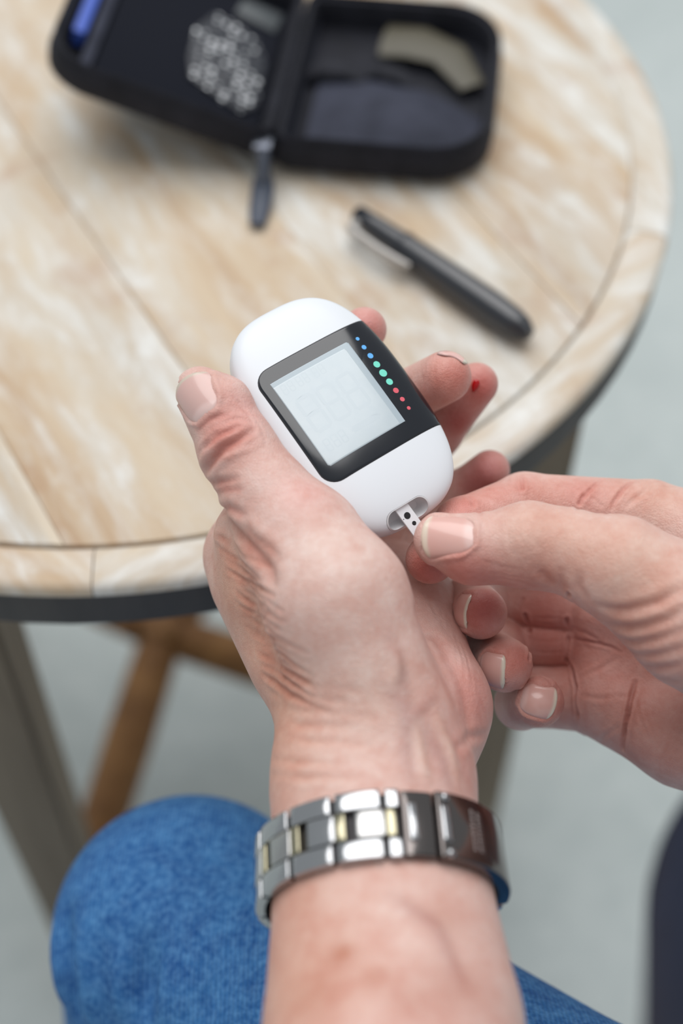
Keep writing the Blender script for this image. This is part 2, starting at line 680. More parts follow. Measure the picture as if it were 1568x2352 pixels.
# right half: lining flap, elastic loops, card in the pocket
bm = bmesh.new()
N = 14
rows = []
for k in range(N + 1):
    x = 0.016 + 0.084 * k / N
    row = []
    for q in range(N + 1):
        t = q / N
        y = 0.010 + (0.058 - 0.022 * (k / N) + 0.012 * math.sin(k / N * math.pi)) * t
        z = 0.0066 + 0.0075 * math.sin(math.pi * min(1.0, t * 0.9 + 0.05)) * math.sin(math.pi * (0.08 + 0.84 * k / N))
        row.append((x, y, z))
    rows.append(row)
tv = [[bm.verts.new(p) for p in r] for r in rows]
bv = [[bm.verts.new((p[0], p[1], p[2] - 0.0012)) for p in r] for r in rows]
for k in range(N):
    for q in range(N):
        bm.faces.new((tv[k][q], tv[k + 1][q], tv[k + 1][q + 1], tv[k][q + 1]))
        bm.faces.new((bv[k][q], bv[k][q + 1], bv[k + 1][q + 1], bv[k + 1][q]))
for k in range(N):
    for X in (0, N):
        bm.faces.new((tv[k][X], tv[k + 1][X], bv[k + 1][X], bv[k][X]))
        bm.faces.new((tv[X][k], tv[X][k + 1], bv[X][k + 1], bv[X][k]))
bm_obj('lining_flap', bm, CASEIN, right, auto=60)
bm = bmesh.new()
tube(bm, [(0.010, 0.070, 0.0075), (0.018, 0.071, 0.0125), (0.028, 0.071, 0.0125), (0.038, 0.070, 0.008)], 0.006, 14, squash=((0, 0, 1), 0.28))
bm_obj('elastic_loop', bm, BLACKCLOTH, right, auto=60)
bm = bmesh.new()
tube(bm, [(0.040, 0.074, 0.0075), (0.048, 0.073, 0.0125), (0.056, 0.070, 0.0125), (0.064, 0.066, 0.008)], 0.005, 14, squash=((0, 0, 1), 0.28))
bm_obj('elastic_loop', bm, BLACKCLOTH, right, auto=60)
bm = bmesh.new()
tube(bm, [(0.046, 0.101, 0.0095), (0.062, 0.099, 0.011), (0.080, 0.090, 0.0115), (0.094, 0.068, 0.0095)], [0.014, 0.014, 0.011, 0.007], 18, squash=((0, 0, 1), 0.2))
bm_obj('card_tab', bm, OLIVE, right, auto=60)
# zip slider with its pull lying forward on the table
bm = bmesh.new()
bm_box(bm, (-0.001, -0.001, 0.018), (0.009, 0.011, 0.006), bevel=0.002)
sl = bm_obj('zip_slider', bm, simple('gunmetal', (96, 100, 110), 0.3, 0.8), case)
bm = bmesh.new()
tube(bm, [(0, -0.006, 0.019), (0.001, -0.012, 0.015), (0.001, -0.016, 0.009)], 0.0035, 12, squash=((1, 0, 0), 1.0))
bm_obj('pull_ring', bm, bpy.data.materials['gunmetal'], sl)
bm = bmesh.new()
tube(bm, [(0.001, -0.014, 0.010), (0.0012, -0.018, 0.006), (0.0015, -0.030, 0.0032), (0.002, -0.040, 0.003)], [0.0045, 0.0055, 0.005, 0.0035], 14, squash=((0, 0, 1), 0.45))
bm_obj('pull_tab', bm, simple('slate_rubber', (58, 66, 82), 0.5), sl)

# ================================================================== LANCING PEN
pa, pb = on_plane(818, 492, ZT + 0.007), on_plane(1206, 764, ZT + 0.007)
pdv = pb - pa
plen = pdv.length
pen = empty('lancing_pen', ((pa.x + pb.x) / 2, (pa.y + pb.y) / 2, ZT + 0.0003), (0, 0, math.atan2(pdv.y, pdv.x)), label='black pen-shaped pricker with a silver clip lying on the table', cat='pen')
h = plen / 2
bm = bmesh.new()
xs = [(-h, .0030), (-h + .001, .0042), (-h + .012, .0050), (-h + .030, .0060), (-h + .0335, .0064), (-h + .06, .0070), (h - .020, .0074), (h - .008, .0068), (h - .002, .0056), (h, .0044)]
tube(bm, [(x, 0, 0.0074) for x, r in xs], [r for x, r in xs], 28)
bm_obj('barrel', bm, BLACKPL, pen, auto=50)
bm = bmesh.new()
tube(bm, [(-h + .0295, 0, .0074), (-h + .0300, 0, .0074), (-h + .0318, 0, .0074), (-h + .0323, 0, .0074)], [.0058, .0067, .0067, .0060], 28)
bm_obj('cap_ring', bm, simple('dark_ring', (44, 47, 54), 0.3), pen, auto=50)
bm = bmesh.new()
tube(bm, [(h - .001, 0, .0074), (h + .0015, 0, .0074), (h + .0025, 0, .0074)], [.0040, .0038, .0028], 20)
bm_obj('end_button', bm, BLACKPL, pen, auto=50)
bm = bmesh.new()
tube(bm, [(-h + .006, -.0052, .0085), (-h + .007, -.0098, .0088), (-h + .014, -.0112, .0088), (-h + .026, -.0112, .0088), (-h + .038, -.0098, .0085), (-h + .043, -.0082, .0082)],
     [.0022, .0027, .0026, .0026, .0024, .0016], 14, squash=((0, 1, 0), 0.8))
bm_obj('clip', bm, GREYCLIP, pen, auto=60)

# ================================================================== METER FRAME
_U = unit(np.array([0.794, 0.478, -0.376]))      # across the screen
_V0 = np.array([0.5675, -0.8045, 0.1753])
_V = unit(_V0 - _U * (_V0 @ _U))            # towards the strip end
_W = np.cross(_V, _U)                        # out of the screen
if _W[2] < 0:
    _W = -_W
MA, MB, MT = 27.2, 42.8, 8.6
METER_C = P(792, 919, 460) - _U * 0.2 + _V * 1.65 - _W * MT
MN, MP = 3.0, 3.2


def meter_local(p):
    q = np.asarray(p) - METER_C
    return q @ _U, q @ _V, q @ _W


def meter_rho(u, v):
    return (np.abs(u / MA) ** MN + np.abs(v / MB) ** MN) ** (1.0 / MN)


def meter_field(p):
    u, v, w = meter_local(p)
    s = (meter_rho(u, v) ** MP + np.abs(w / MT) ** MP) ** (1.0 / MP)
    return (s - 1.0) * 11.0


# ================================================================== SMOOTH-BLEND BODY MODELLING
class Field:
    """distance field on a regular grid, in view-axes millimetres"""

    def __init__(self, lo, hi, res):
        self.lo = np.asarray(lo, float)
        self.res = res
        self.n = np.ceil((np.asarray(hi, float) - self.lo) / res).astype(int) + 1
        self.ax = [self.lo[i] + res * np.arange(self.n[i]) for i in range(3)]

    def new(self):
        return np.full(self.n, 60.0, np.float32)

    def box(self, lo, hi):
        s = []
        for i in range(3):
            a = int(max(0, math.floor((lo[i] - self.lo[i]) / self.res)))
            b = int(min(self.n[i], math.ceil((hi[i] - self.lo[i]) / self.res) + 1))
            s.append(slice(a, max(a, b)))
        return tuple(s)

    def pts(self, s):
        x, y, z = [self.ax[i][s[i]].astype(np.float32) for i in range(3)]
        return x[:, None, None], y[None, :, None], z[None, None, :]

    def cone(self, G, a, b, ra, rb, k=3.0, flat=None):
        a, b = np.asarray(a, float), np.asarray(b, float)
        m = max(ra, rb) + k + 4.0
        s = self.box(np.minimum(a, b) - m, np.maximum(a, b) + m)
        x, y, z = self.pts(s)
        ab = b - a
        L = float(ab @ ab) + 1e-9
        t = ((x - a[0]) * ab[0] + (y - a[1]) * ab[1] + (z - a[2]) * ab[2]) / L
        t = np.clip(t, 0, 1)
        qx, qy, qz = x - a[0] - t * ab[0], y - a[1] - t * ab[1], z - a[2] - t * ab[2]
        sc = 1.0
        if flat is not None:
            n, f = unit(flat[0]), flat[1]
            dn = (qx * n[0] + qy * n[1] + qz * n[2]) * (1.0 / f - 1.0)
            qx, qy, qz = qx + dn * n[0], qy + dn * n[1], qz + dn * n[2]
            sc = min(1.0, f)
        d = (np.sqrt(qx * qx + qy * qy + qz * qz) - (ra + (rb - ra) * t)) * sc
        self.smin(G, s, d.astype(np.float32), k)

    def smin(self, G, s, d, k):
        g = G[s]
        if k <= 0.01:
            G[s] = np.minimum(g, d)
            return
        h = np.clip(0.5 + 0.5 * (g - d) / k, 0, 1)
        G[s] = g + (d - g) * h - k * h * (1 - h)

    def chain(self, G, pts, radii, k=3.0, flat=None):
        for i in range(len(pts) - 1):
            self.cone(G, pts[i], pts[i + 1], radii[i], radii[i + 1], k, flat)

    def merge(self, A, B, k):
        h = np.clip(0.5 + 0.5 * (A - B) / k, 0, 1)
        return A + (B - A) * h - k * h * (1 - h)

    def near_k(self, c, r0, r1, k0, k1):
        """blend width: k0 within r0 of c, falling to k1 beyond r1"""
        x, y, z = self.pts((slice(None),) * 3)
        d = np.sqrt((x - c[0]) ** 2 + (y - c[1]) ** 2 + (z - c[2]) ** 2)
        t = np.clip((d - r0) / (r1 - r0), 0, 1)
        return (k0 + (k1 - k0) * t * t * (3 - 2 * t)).astype(np.float32)

    def carve(self, G, fn, lo, hi, gap=0.0):
        s = self.box(lo, hi)
        x, y, z = self.pts(s)
        shp = np.broadcast_shapes(x.shape, y.shape, z.shape)
        p = np.stack([np.broadcast_to(q, shp) for q in (x, y, z)], -1)
        G[s] = np.maximum(G[s], (-(fn(p) - gap)).astype(np.float32))

    def sample(self, G, p):
        q = (np.asarray(p) - self.lo) / self.res
        i = np.clip(np.floor(q).astype(int), 0, self.n - 2)
        f = np.clip(q - i, 0, 1)
        out = 0
        for dx in (0, 1):
            for dy in (0, 1):
                for dz in (0, 1):
                    w = (f[..., 0] if dx else 1 - f[..., 0]) * (f[..., 1] if dy else 1 - f[..., 1]) * (f[..., 2] if dz else 1 - f[..., 2])
                    out = out + w * G[i[..., 0] + dx, i[..., 1] + dy, i[..., 2] + dz]
        return out

    def surface(self, G):
        """surface nets"""
        S = G < 0
        nx, ny, nz = self.n
        cnt = np.zeros((nx - 1, ny - 1, nz - 1), np.uint8)
        for dx in (0, 1):
            for dy in (0, 1):
                for dz in (0, 1):
                    cnt += S[dx:nx - 1 + dx, dy:ny - 1 + dy, dz:nz - 1 + dz]
        act = (cnt > 0) & (cnt < 8)
        ci = np.argwhere(act)
        idx = np.full(act.shape, -1, np.int64)
        idx[act] = np.arange(len(ci))
        corners = [(a, b, c) for a in (0, 1) for b in (0, 1) for c in (0, 1)]
        val = {c: G[ci[:, 0] + c[0], ci[:, 1] + c[1], ci[:, 2] + c[2]].astype(float) for c in corners}
        acc = np.zeros((len(ci), 3))
        num = np.zeros(len(ci))
        for c in corners:
            for ax in range(3):
                if c[ax] == 0:
                    e = list(c)
                    e[ax] = 1
                    va, vb = val[c], val[tuple(e)]
                    cr = (va < 0) != (vb < 0)
                    t = np.where(cr, va / np.where(cr, va - vb, 1), 0)
                    p = np.tile(np.array(c, float), (len(ci), 1))
                    p[:, ax] = t
                    acc[cr] += p[cr]
                    num[cr] += 1
        V = self.lo + (ci + acc / num[:, None]) * self.res
        F = []
        for ax in range(3):
            o1, o2 = (ax + 1) % 3, (ax + 2) % 3
            sl0 = [slice(None)] * 3
            sl1 = [slice(None)] * 3
            sl0[ax] = slice(0, self.n[ax] - 1)
            sl1[ax] = slice(1, self.n[ax])
            a, b = S[tuple(sl0)], S[tuple(sl1)]
            e = np.argwhere(a != b)
            ok = (e[:, o1] > 0) & (e[:, o2] > 0) & (e[:, o1] < self.n[o1] - 1) & (e[:, o2] < self.n[o2] - 1)
            e = e[ok]
            fl = a[tuple(e.T)]

            def cell(d1, d2):
                q = e.copy()
                q[:, o1] -= d1
                q[:, o2] -= d2
                return idx[tuple(q.T)]
            quad = np.stack([cell(1, 1), cell(0, 1), cell(0, 0), cell(1, 0)], 1)
            quad[~fl] = quad[~fl][:, ::-1]
            F.append(quad)
        return V, np.concatenate(F)


class Skin:
    """vertices of a body part with tools for folds, lines and colour"""

    def __init__(self, V, F, smooth=3):
        self.V, self.F = V, F
        e = np.concatenate([F[:, [0, 1]], F[:, [1, 2]], F[:, [2, 3]], F[:, [3, 0]]])
        self.E = np.unique(np.sort(e, 1), axis=0)
        self.deg = np.bincount(self.E.ravel(), minlength=len(V)).astype(float)
        for i in range(smooth):
            self.relax(0.5)
            self.relax(-0.52)
        self.relax(0.35)
        self.normals()
        self.col = np.zeros((len(V), 3))

    def avg(self, X):
        out = np.zeros_like(X)
        for c in range(X.shape[1]):
            out[:, c] = np.bincount(self.E[:, 0], X[self.E[:, 1], c], len(X)) + np.bincount(self.E[:, 1], X[self.E[:, 0], c], len(X))
        return out / np.maximum(self.deg, 1)[:, None]

    def relax(self, w):
        self.V = self.V + w * (self.avg(self.V) - self.V)

    def normals(self):
        a = self.V[self.F[:, 2]] - self.V[self.F[:, 0]]
        b = self.V[self.F[:, 3]] - self.V[self.F[:, 1]]
        fn = np.cross(a, b)
        N = np.zeros_like(self.V)
        for k in range(4):
            for c in range(3):
                N[:, c] += np.bincount(self.F[:, k], fn[:, c], len(self.V))
        self.N = N / np.maximum(np.linalg.norm(N, axis=1, keepdims=True), 1e-9)
        d = -self.V[:, 2]
        self.px = 784 + self.V[:, 0] / d * FPX
        self.py = 1176 - self.V[:, 1] / d * FPX
        vd = -self.V / np.linalg.norm(self.V, axis=1, keepdims=True)
        self.facing = (self.N * vd).sum(1)

    def hit(self, px, py):
        """nearest skin point on the sight line through a photo position"""
        r2 = (self.px - px) ** 2 + (self.py - py) ** 2
        c = np.where((r2 < 10 ** 2) & (self.facing > 0))[0]
        if len(c) == 0:
            c = np.array([np.argmin(r2 + 1e6 * (self.facing <= 0))])
        d = -self.V[c, 2]
        c = c[d < d.min() + 2.5]
        i = c[np.argmin(r2[c])]
        return self.V[i].copy(), self.N[i].copy()

    def line3d(self, pts, step=0.6):
        H = [self.hit(*p)[0] for p in pts]
        out = []
        for a, b in zip(H[:-1], H[1:]):
            n = max(1, int(np.linalg.norm(b - a) / step))
            out += [a + (b - a) * t / n for t in range(n)]
        return np.array(out + [H[-1]])

    def dist(self, Q, reach):
        lo, hi = Q.min(0) - reach, Q.max(0) + reach
        ids = np.where(((self.V > lo) & (self.V < hi)).all(1))[0]
        best = np.full(len(ids), 1e9)
        par = np.zeros(len(ids))
        for k in range(len(Q)):
            d = ((self.V[ids] - Q[k]) ** 2).sum(1)
            m = d < best
            best[m] = d[m]
            par[m] = k / max(1, len(Q) - 1)
        return ids, np.sqrt(best), par

    def crease(self, pts, depth=0.7, width=0.9, fade=True, lip=0.35, tint=None):
        Q = self.line3d(pts)
        ids, d, t = self.dist(Q, width * 5)
        f = np.sqrt(np.clip(np.sin(np.pi * np.clip(t * 0.94 + 0.03, 0, 1)), 0, 1)) if fade else 1.0
        g = -depth * np.exp(-(d / width) ** 2) + lip * depth * np.exp(-((d - 2.1 * width) / (1.1 * width)) ** 2)
        self.V[ids] += self.N[ids] * (g * f)[:, None]
        if tint is not None:
            w = (np.exp(-(d / (width * 1.3)) ** 2) * f * tint[1])[:, None]
            self.col[ids] += (np.array(srgb(*tint[0])[:3]) - self.col[ids]) * w

    def bulge(self, px, py, amt, rad, ref=None):
        c = self.hit(px, py)[0] if ref is None else ref
        d = np.linalg.norm(self.V - c, axis=1)
        self.V += self.N * (amt * np.exp(-(d / rad) ** 2))[:, None]

    def paint(self, px, py, rgb, rad, w=0.7, ref=None):
        c = self.hit(px, py)[0] if ref is None else ref
        d = np.linalg.norm(self.V - c, axis=1)
        g = (w * np.exp(-(d / rad) ** 2))[:, None]
        self.col += (np.array(srgb(*rgb)[:3]) - self.col) * g

    def build(self, name, mat, parent, origin):
        W = to_world(self.V)
        me = bpy.data.meshes.new(name)
        me.vertices.add(len(W))
        me.vertices.foreach_set('co', (W - origin).astype(np.float32).ravel())
        me.loops.add(len(self.F) * 4)
        me.loops.foreach_set('vertex_index', self.F.astype(np.int32).ravel())
        me.polygons.add(len(self.F))
        me.polygons.foreach_set('loop_start', np.arange(0, len(self.F) * 4, 4, dtype=np.int32))
        me.polygons.foreach_set('use_smooth', np.ones(len(self.F), bool))
        me.update(calc_edges=True)
        me.validate()
        ca = me.color_attributes.new('Col', 'FLOAT_COLOR', 'POINT')
        ca.data.foreach_set('color', np.concatenate([np.clip(self.col, 0, 1), np.ones((len(W), 1))], 1).astype(np.float32).ravel())
        me.materials.append(mat)
        o = bpy.data.objects.new(name, me)
        link(o, parent)
        o.location = origin
        return o


def make_nail(sk, fld, G, arm, origin, at, fwd, nrm, w, l, bend=1.0, tip=0.14, tipcol=(228, 218, 190), thick=0.45, lift=0.0, plate=(226, 180, 172), shift=(0, 0, 0), fold=1.0):
    """nail plate laid on the fingertip; also shapes the fold of skin around it"""
    pos = sk.hit(*at)[0] + np.asarray(shift, float)
    fwd = unit(fwd)
    nrm = unit(np.asarray(nrm, float) - fwd * (np.asarray(nrm, float) @ fwd))
    side = np.cross(fwd, nrm)
    nu, nv = 17, 23
    us = np.linspace(-1, 1, nu)
    vs = np.linspace(0, 1, nv)

    def hw(v):
        a = np.where(v < 0.30, np.sqrt(np.clip(1 - (1 - v / 0.30) ** 2 * 0.80, 0, 1)), 1.0)
        b = np.where(v > 0.80, np.sqrt(np.clip(1 - ((v - 0.80) / 0.20) ** 2 * 0.62, 0, 1)), 1.0)
        return 0.5 * w * a * b * (0.90 + 0.10 * v)
    UU, VV = np.meshgrid(us, vs, indexing='ij')
    X = UU * hw(VV)
    Y = (VV - 0.5) * l - 0.05 * l * UU ** 2 * np.where(VV > .5, VV, -VV * 1.2)
    base = pos + X[..., None] * side + Y[..., None] * fwd
    H = np.full(UU.shape, 3.0)
    for _ in range(60):
        d = fld.sample(G, base + nrm * H[..., None])
        H = np.clip(H - np.clip(d, -1.0, 1.0) * 0.7, -4.5, 3.0)
    # smooth plate: least-squares quadric through the projected heights
    A = np.stack([np.ones(X.size), X.ravel(), Y.ravel(), X.ravel() ** 2, Y.ravel() ** 2, (X * Y).ravel()], 1)
    wts = np.exp(-(X.ravel() / (0.45 * w)) ** 2)
    co = np.linalg.lstsq(A * wts[:, None], H.ravel() * wts, rcond=None)[0]
    Hs = (A @ co).reshape(H.shape)
    edge = np.clip((1 - np.abs(UU)) / 0.16, 0, 1) * np.clip(VV / 0.12, 0, 1)
    top = base + nrm * (Hs + lift * VV - 0.12 + 0.42 * np.sqrt(edge))[..., None]
    bot = base + nrm * (Hs + lift * VV - thick)[..., None]
    tv = top.reshape(-1, 3)
    bv = bot.reshape(-1, 3)
    n = nu * nv
    F = []
    ID = lambda i, j: i * nv + j
    for i in range(nu - 1):
        for j in range(nv - 1):
            F.append((ID(i, j), ID(i + 1, j), ID(i + 1, j + 1), ID(i, j + 1)))
            F.append((n + ID(i, j), n + ID(i, j + 1), n + ID(i + 1, j + 1), n + ID(i + 1, j)))
    for i in range(nu - 1):
        for j in (0, nv - 1):
            F.append((ID(i, j), ID(i + 1, j), n + ID(i + 1, j), n + ID(i, j)))
    for j in range(nv - 1):
        for i in (0, nu - 1):
            F.append((ID(i, j), ID(i, j + 1), n + ID(i, j + 1), n + ID(i, j)))
    allv = to_world(np.concatenate([tv, bv])) - origin
    o = mesh_obj('fingernail', allv, F, NAIL, arm, auto=70)
    bm = bmesh.new()
    bm.from_mesh(o.data)
    bmesh.ops.recalc_face_normals(bm, faces=bm.faces)
    bm.to_mesh(o.data)
    bm.free()
    vv = np.concatenate([VV.ravel(), VV.ravel()])
    uu = np.concatenate([UU.ravel(), UU.ravel()])
    colr = np.tile(np.array(srgb(*plate)[:3]), (2 * n, 1))
    lun = np.clip((0.26 - vv - 0.12 * uu ** 2) / 0.08, 0, 1)[:, None] * 0.5
    colr += (np.array(srgb(236, 208, 202)[:3]) - colr) * lun
    tw = np.clip((vv - (1 - tip) + 0.04 * uu ** 2) / 0.035, 0, 1)[:, None]
    colr += (np.array(srgb(*tipcol)[:3]) - colr) * tw
    ca = o.data.color_attributes.new('Col', 'FLOAT_COLOR', 'POINT')
    ca.data.foreach_set('color', np.concatenate([colr, np.ones((2 * n, 1))], 1).astype(np.float32).ravel())
    # skin around the plate
    q = sk.V - pos
    x, y, z = q @ side, q @ fwd, q @ nrm
    vv = y / l + 0.5
    half = hw(np.clip(vv, 0.02, 0.98))
    ex = np.abs(x) - half
    ey = np.maximum(-(vv + 0.0) * l, 0)
    e = np.where(vv < 0.05, np.hypot(np.maximum(ex, 0), ey), ex)
    hs = np.stack([np.ones(len(x)), x, y, x * x, y * y, x * y], 1) @ co
    near = (np.abs(z - hs) < 4.0) & (vv < 1.0) & (vv > -0.35) & (np.abs(x) < w)
    out = np.where(near & (e > -0.6), 0.55 * np.exp(-((e - 0.75) / 0.75) ** 2), 0.0) * np.clip((1.0 - vv) / 0.25, 0, 1)
    sink = np.where(near & (e < 0) & (vv > 0), np.clip(-e / 0.8, 0, 1) * 0.45, 0.0)
    sk.V = sk.V + sk.N * ((out - sink) * fold)[:, None]
    return o

# ================================================================== PERSON
person = empty('person', tuple(to_world(P(1000, 2700, 480)) * np.array([1, 1, 0])), label='seated person in blue jeans holding a glucose meter and a test strip', cat='person')
PORG = np.array(person.location)
SKINC = (226, 197, 189)
RED = (214, 144, 140)
PINK = (224, 170, 164)
TAN = (212, 162, 138)
PALE = (229, 211, 203)
DEEP = (176, 104, 92)


def base_colour(sk):
    sk.col[:] = np.array(srgb(*SKINC)[:3])


# ------------------------------------------------------------------ left arm (holds the meter)
LF = Field((-52, -205, -560), (66, 72, -335), 0.72)
palm = LF.new()
flat_w = (np.array([0.0, 0.55, 0.83]), 0.84)
LF.chain(palm, [P(915, 2750, 335), P(903, 2352, 378), P(880, 2080, 405), P(862, 1900, 420), P(856, 1790, 430)], [36, 34.6, 31.6, 30.2, 30], 1.0, flat_w)
LF.cone(palm, P(856, 1790, 430), P(810, 1560, 446), 30, 24, 5, flat_w)
# metacarpals
LF.cone(palm, P(805, 1680, 448), P(572, 1275, 486), 20.5, 15.2, 7)
LF.cone(palm, P(700, 1490, 462), P(600, 1330, 478), 18.5, 16.5, 6)
LF.cone(palm, P(830, 1690, 455), P(690, 1320, 512), 20, 15, 8)
LF.cone(palm, P(880, 1690, 455), P(790, 1370, 520), 20, 14.5, 8)
LF.cone(palm, P(935, 1690, 454), P(880, 1420, 520), 20, 14, 8)
# hypothenar
LF.cone(palm, P(950, 1750, 446), P(985, 1625, 456), 17, 18.5, 7)
LF.cone(palm, P(985, 1625, 456), P(935, 1420, 486), 18.5, 17, 8)
LF.cone(palm, P(935, 1420, 486), P(905, 1330, 505), 17, 14, 8)
LF.cone(palm, P(955, 1405, 494), P(992, 1338, 514), 14.5, 11.5, 6)
# thenar and thumb base
LF.cone(palm, P(880, 1640, 431), P(772, 1380, 434), 19.5, 21.5, 8)
LF.cone(palm, P(772, 1380, 434), P(700, 1245, 444), 21.5, 18, 6)
LF.cone(palm, P(640, 1340, 460), P(590, 1230, 466), 17, 14, 8)      # fold between thumb and hand
thumb = LF.new()
LF.chain(thumb, [P(690, 1250, 444), P(622, 1150, 448), P(545, 1032, 452), P(500, 938, 455), P(459, 900, 456)], [17.5, 14.0, 12.2, 10.9, 8.2], 3.0)
hand = LF.merge(palm, thumb, 6.0)
L_F = {
    'index': ([P(572, 1275, 486), P(640, 1040, 508), P(760, 875, 504), P(836, 757, 491)], [13, 10.5, 9.0, 7.8]),
    'middle': ([P(690, 1320, 512), P(800, 1090, 524), P(905, 925, 508), P(1022, 866, 482)], [13, 10.5, 9.4, 8.9]),
    'ring': ([P(790, 1370, 520), P(915, 1120, 532), P(1006, 990, 514), P(1094, 882, 500)], [12.5, 10.2, 8.8, 7.6]),
    'little': ([P(880, 1420, 520), P(985, 1230, 528), P(1062, 1130, 518), P(1124, 1080, 509)], [11.5, 9.2, 8.0, 7.3]),
}
for nm, (pp, rr) in L_F.items():
    g = LF.new()
    LF.chain(g, pp, rr, 2.6)
    kk = LF.near_k(pp[0], 16, 34, 6.0, 0.7)
    hand = LF.merge(hand, g, kk)
LF.carve(hand, meter_field, METER_C - 55, METER_C + 55, 0.15)
LS = Skin(*LF.surface(hand))
base_colour(LS)

# pigment, with highlights painted in as paler tones: tanned outer side, pale ball of the thumb, red fingertips, veins and age spots
for x, y, c, r, w in ((520, 1330, TAN, 22, .75), (600, 1480, TAN, 20, .7), (640, 1640, TAN, 22, .75), (660, 1750, TAN, 18, .5), (630, 2150, TAN, 30, .6), (640, 2330, TAN, 26, .6),
                      (760, 1250, PALE, 17, .6), (820, 1420, PALE, 18, .6), (780, 1700, PALE, 18, .4), (900, 2000, PALE, 24, .35), (860, 1600, (214, 190, 178), 14, .5),
                      (530, 985, (214, 150, 138), 9, .6), (505, 1000, (208, 140, 128), 7, .5), (560, 930, PINK, 9, .5), (700, 1130, PINK, 9, .5),
                      (1100, 1600, (206, 150, 144), 16, .7), (1090, 1480, (206, 156, 146), 12, .6), (1060, 1750, (200, 154, 148), 14, .6),
                      (850, 745, RED, 9, .8), (1000, 880, (216, 142, 128), 12, .8), (1060, 860, (196, 110, 98), 6, .55), (960, 850, PALE, 6, .4), (1110, 890, (196, 104, 98), 10, .85), (1050, 970, (170, 78, 76), 9, .8), (1120, 1080, (188, 112, 110), 12, .8),
                      (1090, 1120, (166, 84, 84), 8, .6),
                      (785, 2190, (182, 112, 84), 3.6, .75), (862, 2245, (190, 128, 104), 4, .5), (1015, 2110, (186, 128, 108), 6, .4), (690, 2060, (196, 136, 112), 6, .4), (1040, 2260, (180, 124, 106), 9, .35), (950, 2300, (186, 130, 112), 7, .35), (720, 2290, (190, 130, 106), 8, .4)):
    LS.paint(x, y, c, r, w)
# folds over the thumb joint
T1 = ((196, 120, 108), .55)
LS.crease([(455, 988), (483, 962), (522, 955)], .45, .9, tint=T1)
LS.crease([(470, 1030), (485, 1018), (505, 1000), (530, 989), (556, 977)], .85, 1.0, tint=T1)
LS.crease([(466, 1086), (478, 1074), (490, 1056), (510, 1034), (541, 1014), (578, 994)], 1.5, 1.35, lip=.45, tint=((184, 108, 94), .7))
LS.crease([(478, 1113), (509, 1105), (540, 1102)], .9, 1.1, tint=T1)
LS.crease([(484, 1136), (520, 1124), (556, 1122)], .45, 1.0, tint=T1)
LS.crease([(496, 1168), (529, 1168), (560, 1184)], 1.1, 1.3, tint=T1)
LS.crease([(509, 980), (522, 967), (552, 960), (577, 973), (588, 994)], .40, .8)
LS.crease([(496, 1050), (530, 1040), (570, 1022), (600, 1000)], .4, .8)
LS.crease([(458, 1040), (474, 1018), (490, 995)], .5, .8)
for k in range(5):
    LS.crease([(520 + 14 * k, 898 + 12 * k), (548 + 13 * k, 922 + 16 * k), (570 + 10 * k, 955 + 16 * k)], .22, .6)
# furrow and wrinkled web between thumb and hand
LS.crease([(512, 1186), (540, 1218), (566, 1244), (596, 1276), (622, 1306), (628, 1340)], 1.6, 2.2, lip=.4, tint=((190, 118, 98), .6))
LS.crease([(560, 1205), (590, 1240), (620, 1262), (650, 1290)], .8, 1.6, tint=((200, 130, 110), .4))
rr_ = random.Random(7)
for k in range(34):
    x0, y0 = 478 + 4.0 * k + rr_.uniform(-5, 5), 1215 + 10.5 * k + rr_.uniform(-8, 8)
    L = rr_.uniform(50, 120)
    off = rr_.uniform(0, 40)
    pts = [(x0 + off + L * t, y0 + .5 * off + 0.62 * L * t + 9 * math.sin(3 * t + k) * t) for t in (0, .33, .66, 1)]
    LS.crease(pts, rr_.uniform(.25, .55), rr_.uniform(.65, .95), lip=.5, tint=((196, 130, 108), rr_.uniform(.25, .5)))
for k in range(9):
    x0, y0 = 500 + 10 * k + rr_.uniform(-4, 4), 1290 + 30 * k
    L = rr_.uniform(50, 90)
    LS.crease([(x0 + 50, y0 - 8), (x0 + 50 + .35 * L, y0 + .45 * L), (x0 + 50 + .5 * L, y0 + L)], .35, .9)
# wrist lines
for k, (y0, y1, L) in enumerate(((1560, 1590, 210), (1590, 1612, 170), (1625, 1650, 240), (1660, 1672, 180), (1700, 1716, 230), (1745, 1756, 150), (1780, 1790, 200))):
    LS.crease([(618, y0), (618 + .4 * L, y0 + 6), (618 + L, y1)], .32, 1.1, tint=((204, 148, 126), .35))
# tendons and veins at the inner wrist
for pts, a, w in (([(905, 1500), (912, 1530), (906, 1575)], .7, 1.8), ([(950, 1660), (962, 1710), (975, 1790)], .9, 1.8), ([(1000, 1640), (1030, 1720), (1050, 1800)], .6, 2.2)):
    LS.crease(pts, -a, w, lip=0.2, tint=((226, 204, 190), .5))
for pts in ([(880, 1560), (920, 1620), (935, 1660), (932, 1730), (945, 1800)], [(1000, 1590), (960, 1630), (935, 1655)], [(890, 1450), (920, 1540), (940, 1640)], [(970, 1660), (1010, 1740), (1030, 1820)], [(900, 2060), (1000, 2130), (1060, 2260)]):
    LS.crease(pts, -.35, 2.0, lip=0.0, tint=((178, 142, 138), .5))
LS.crease([(960, 1400), (1000, 1465), (1036, 1525), (1066, 1600), (1080, 1680)], .7, 2.2, tint=((186, 126, 116), .35))
LS.crease([(1118, 1690), (1080, 1690), (1050, 1720)], .6, 1.4)
for k in range(7):
    LS.crease([(965 + 16 * k, 1352 + 20 * k), (985 + 15 * k, 1378 + 26 * k), (996 + 14 * k, 1405 + 30 * k)], .22, .6)
for k in range(4):
    LS.crease([(930 + 34 * k, 820 + 6 * k), (940 + 30 * k, 870), (965 + 24 * k, 925 - 6 * k)], .14, .6)
LS.normals()

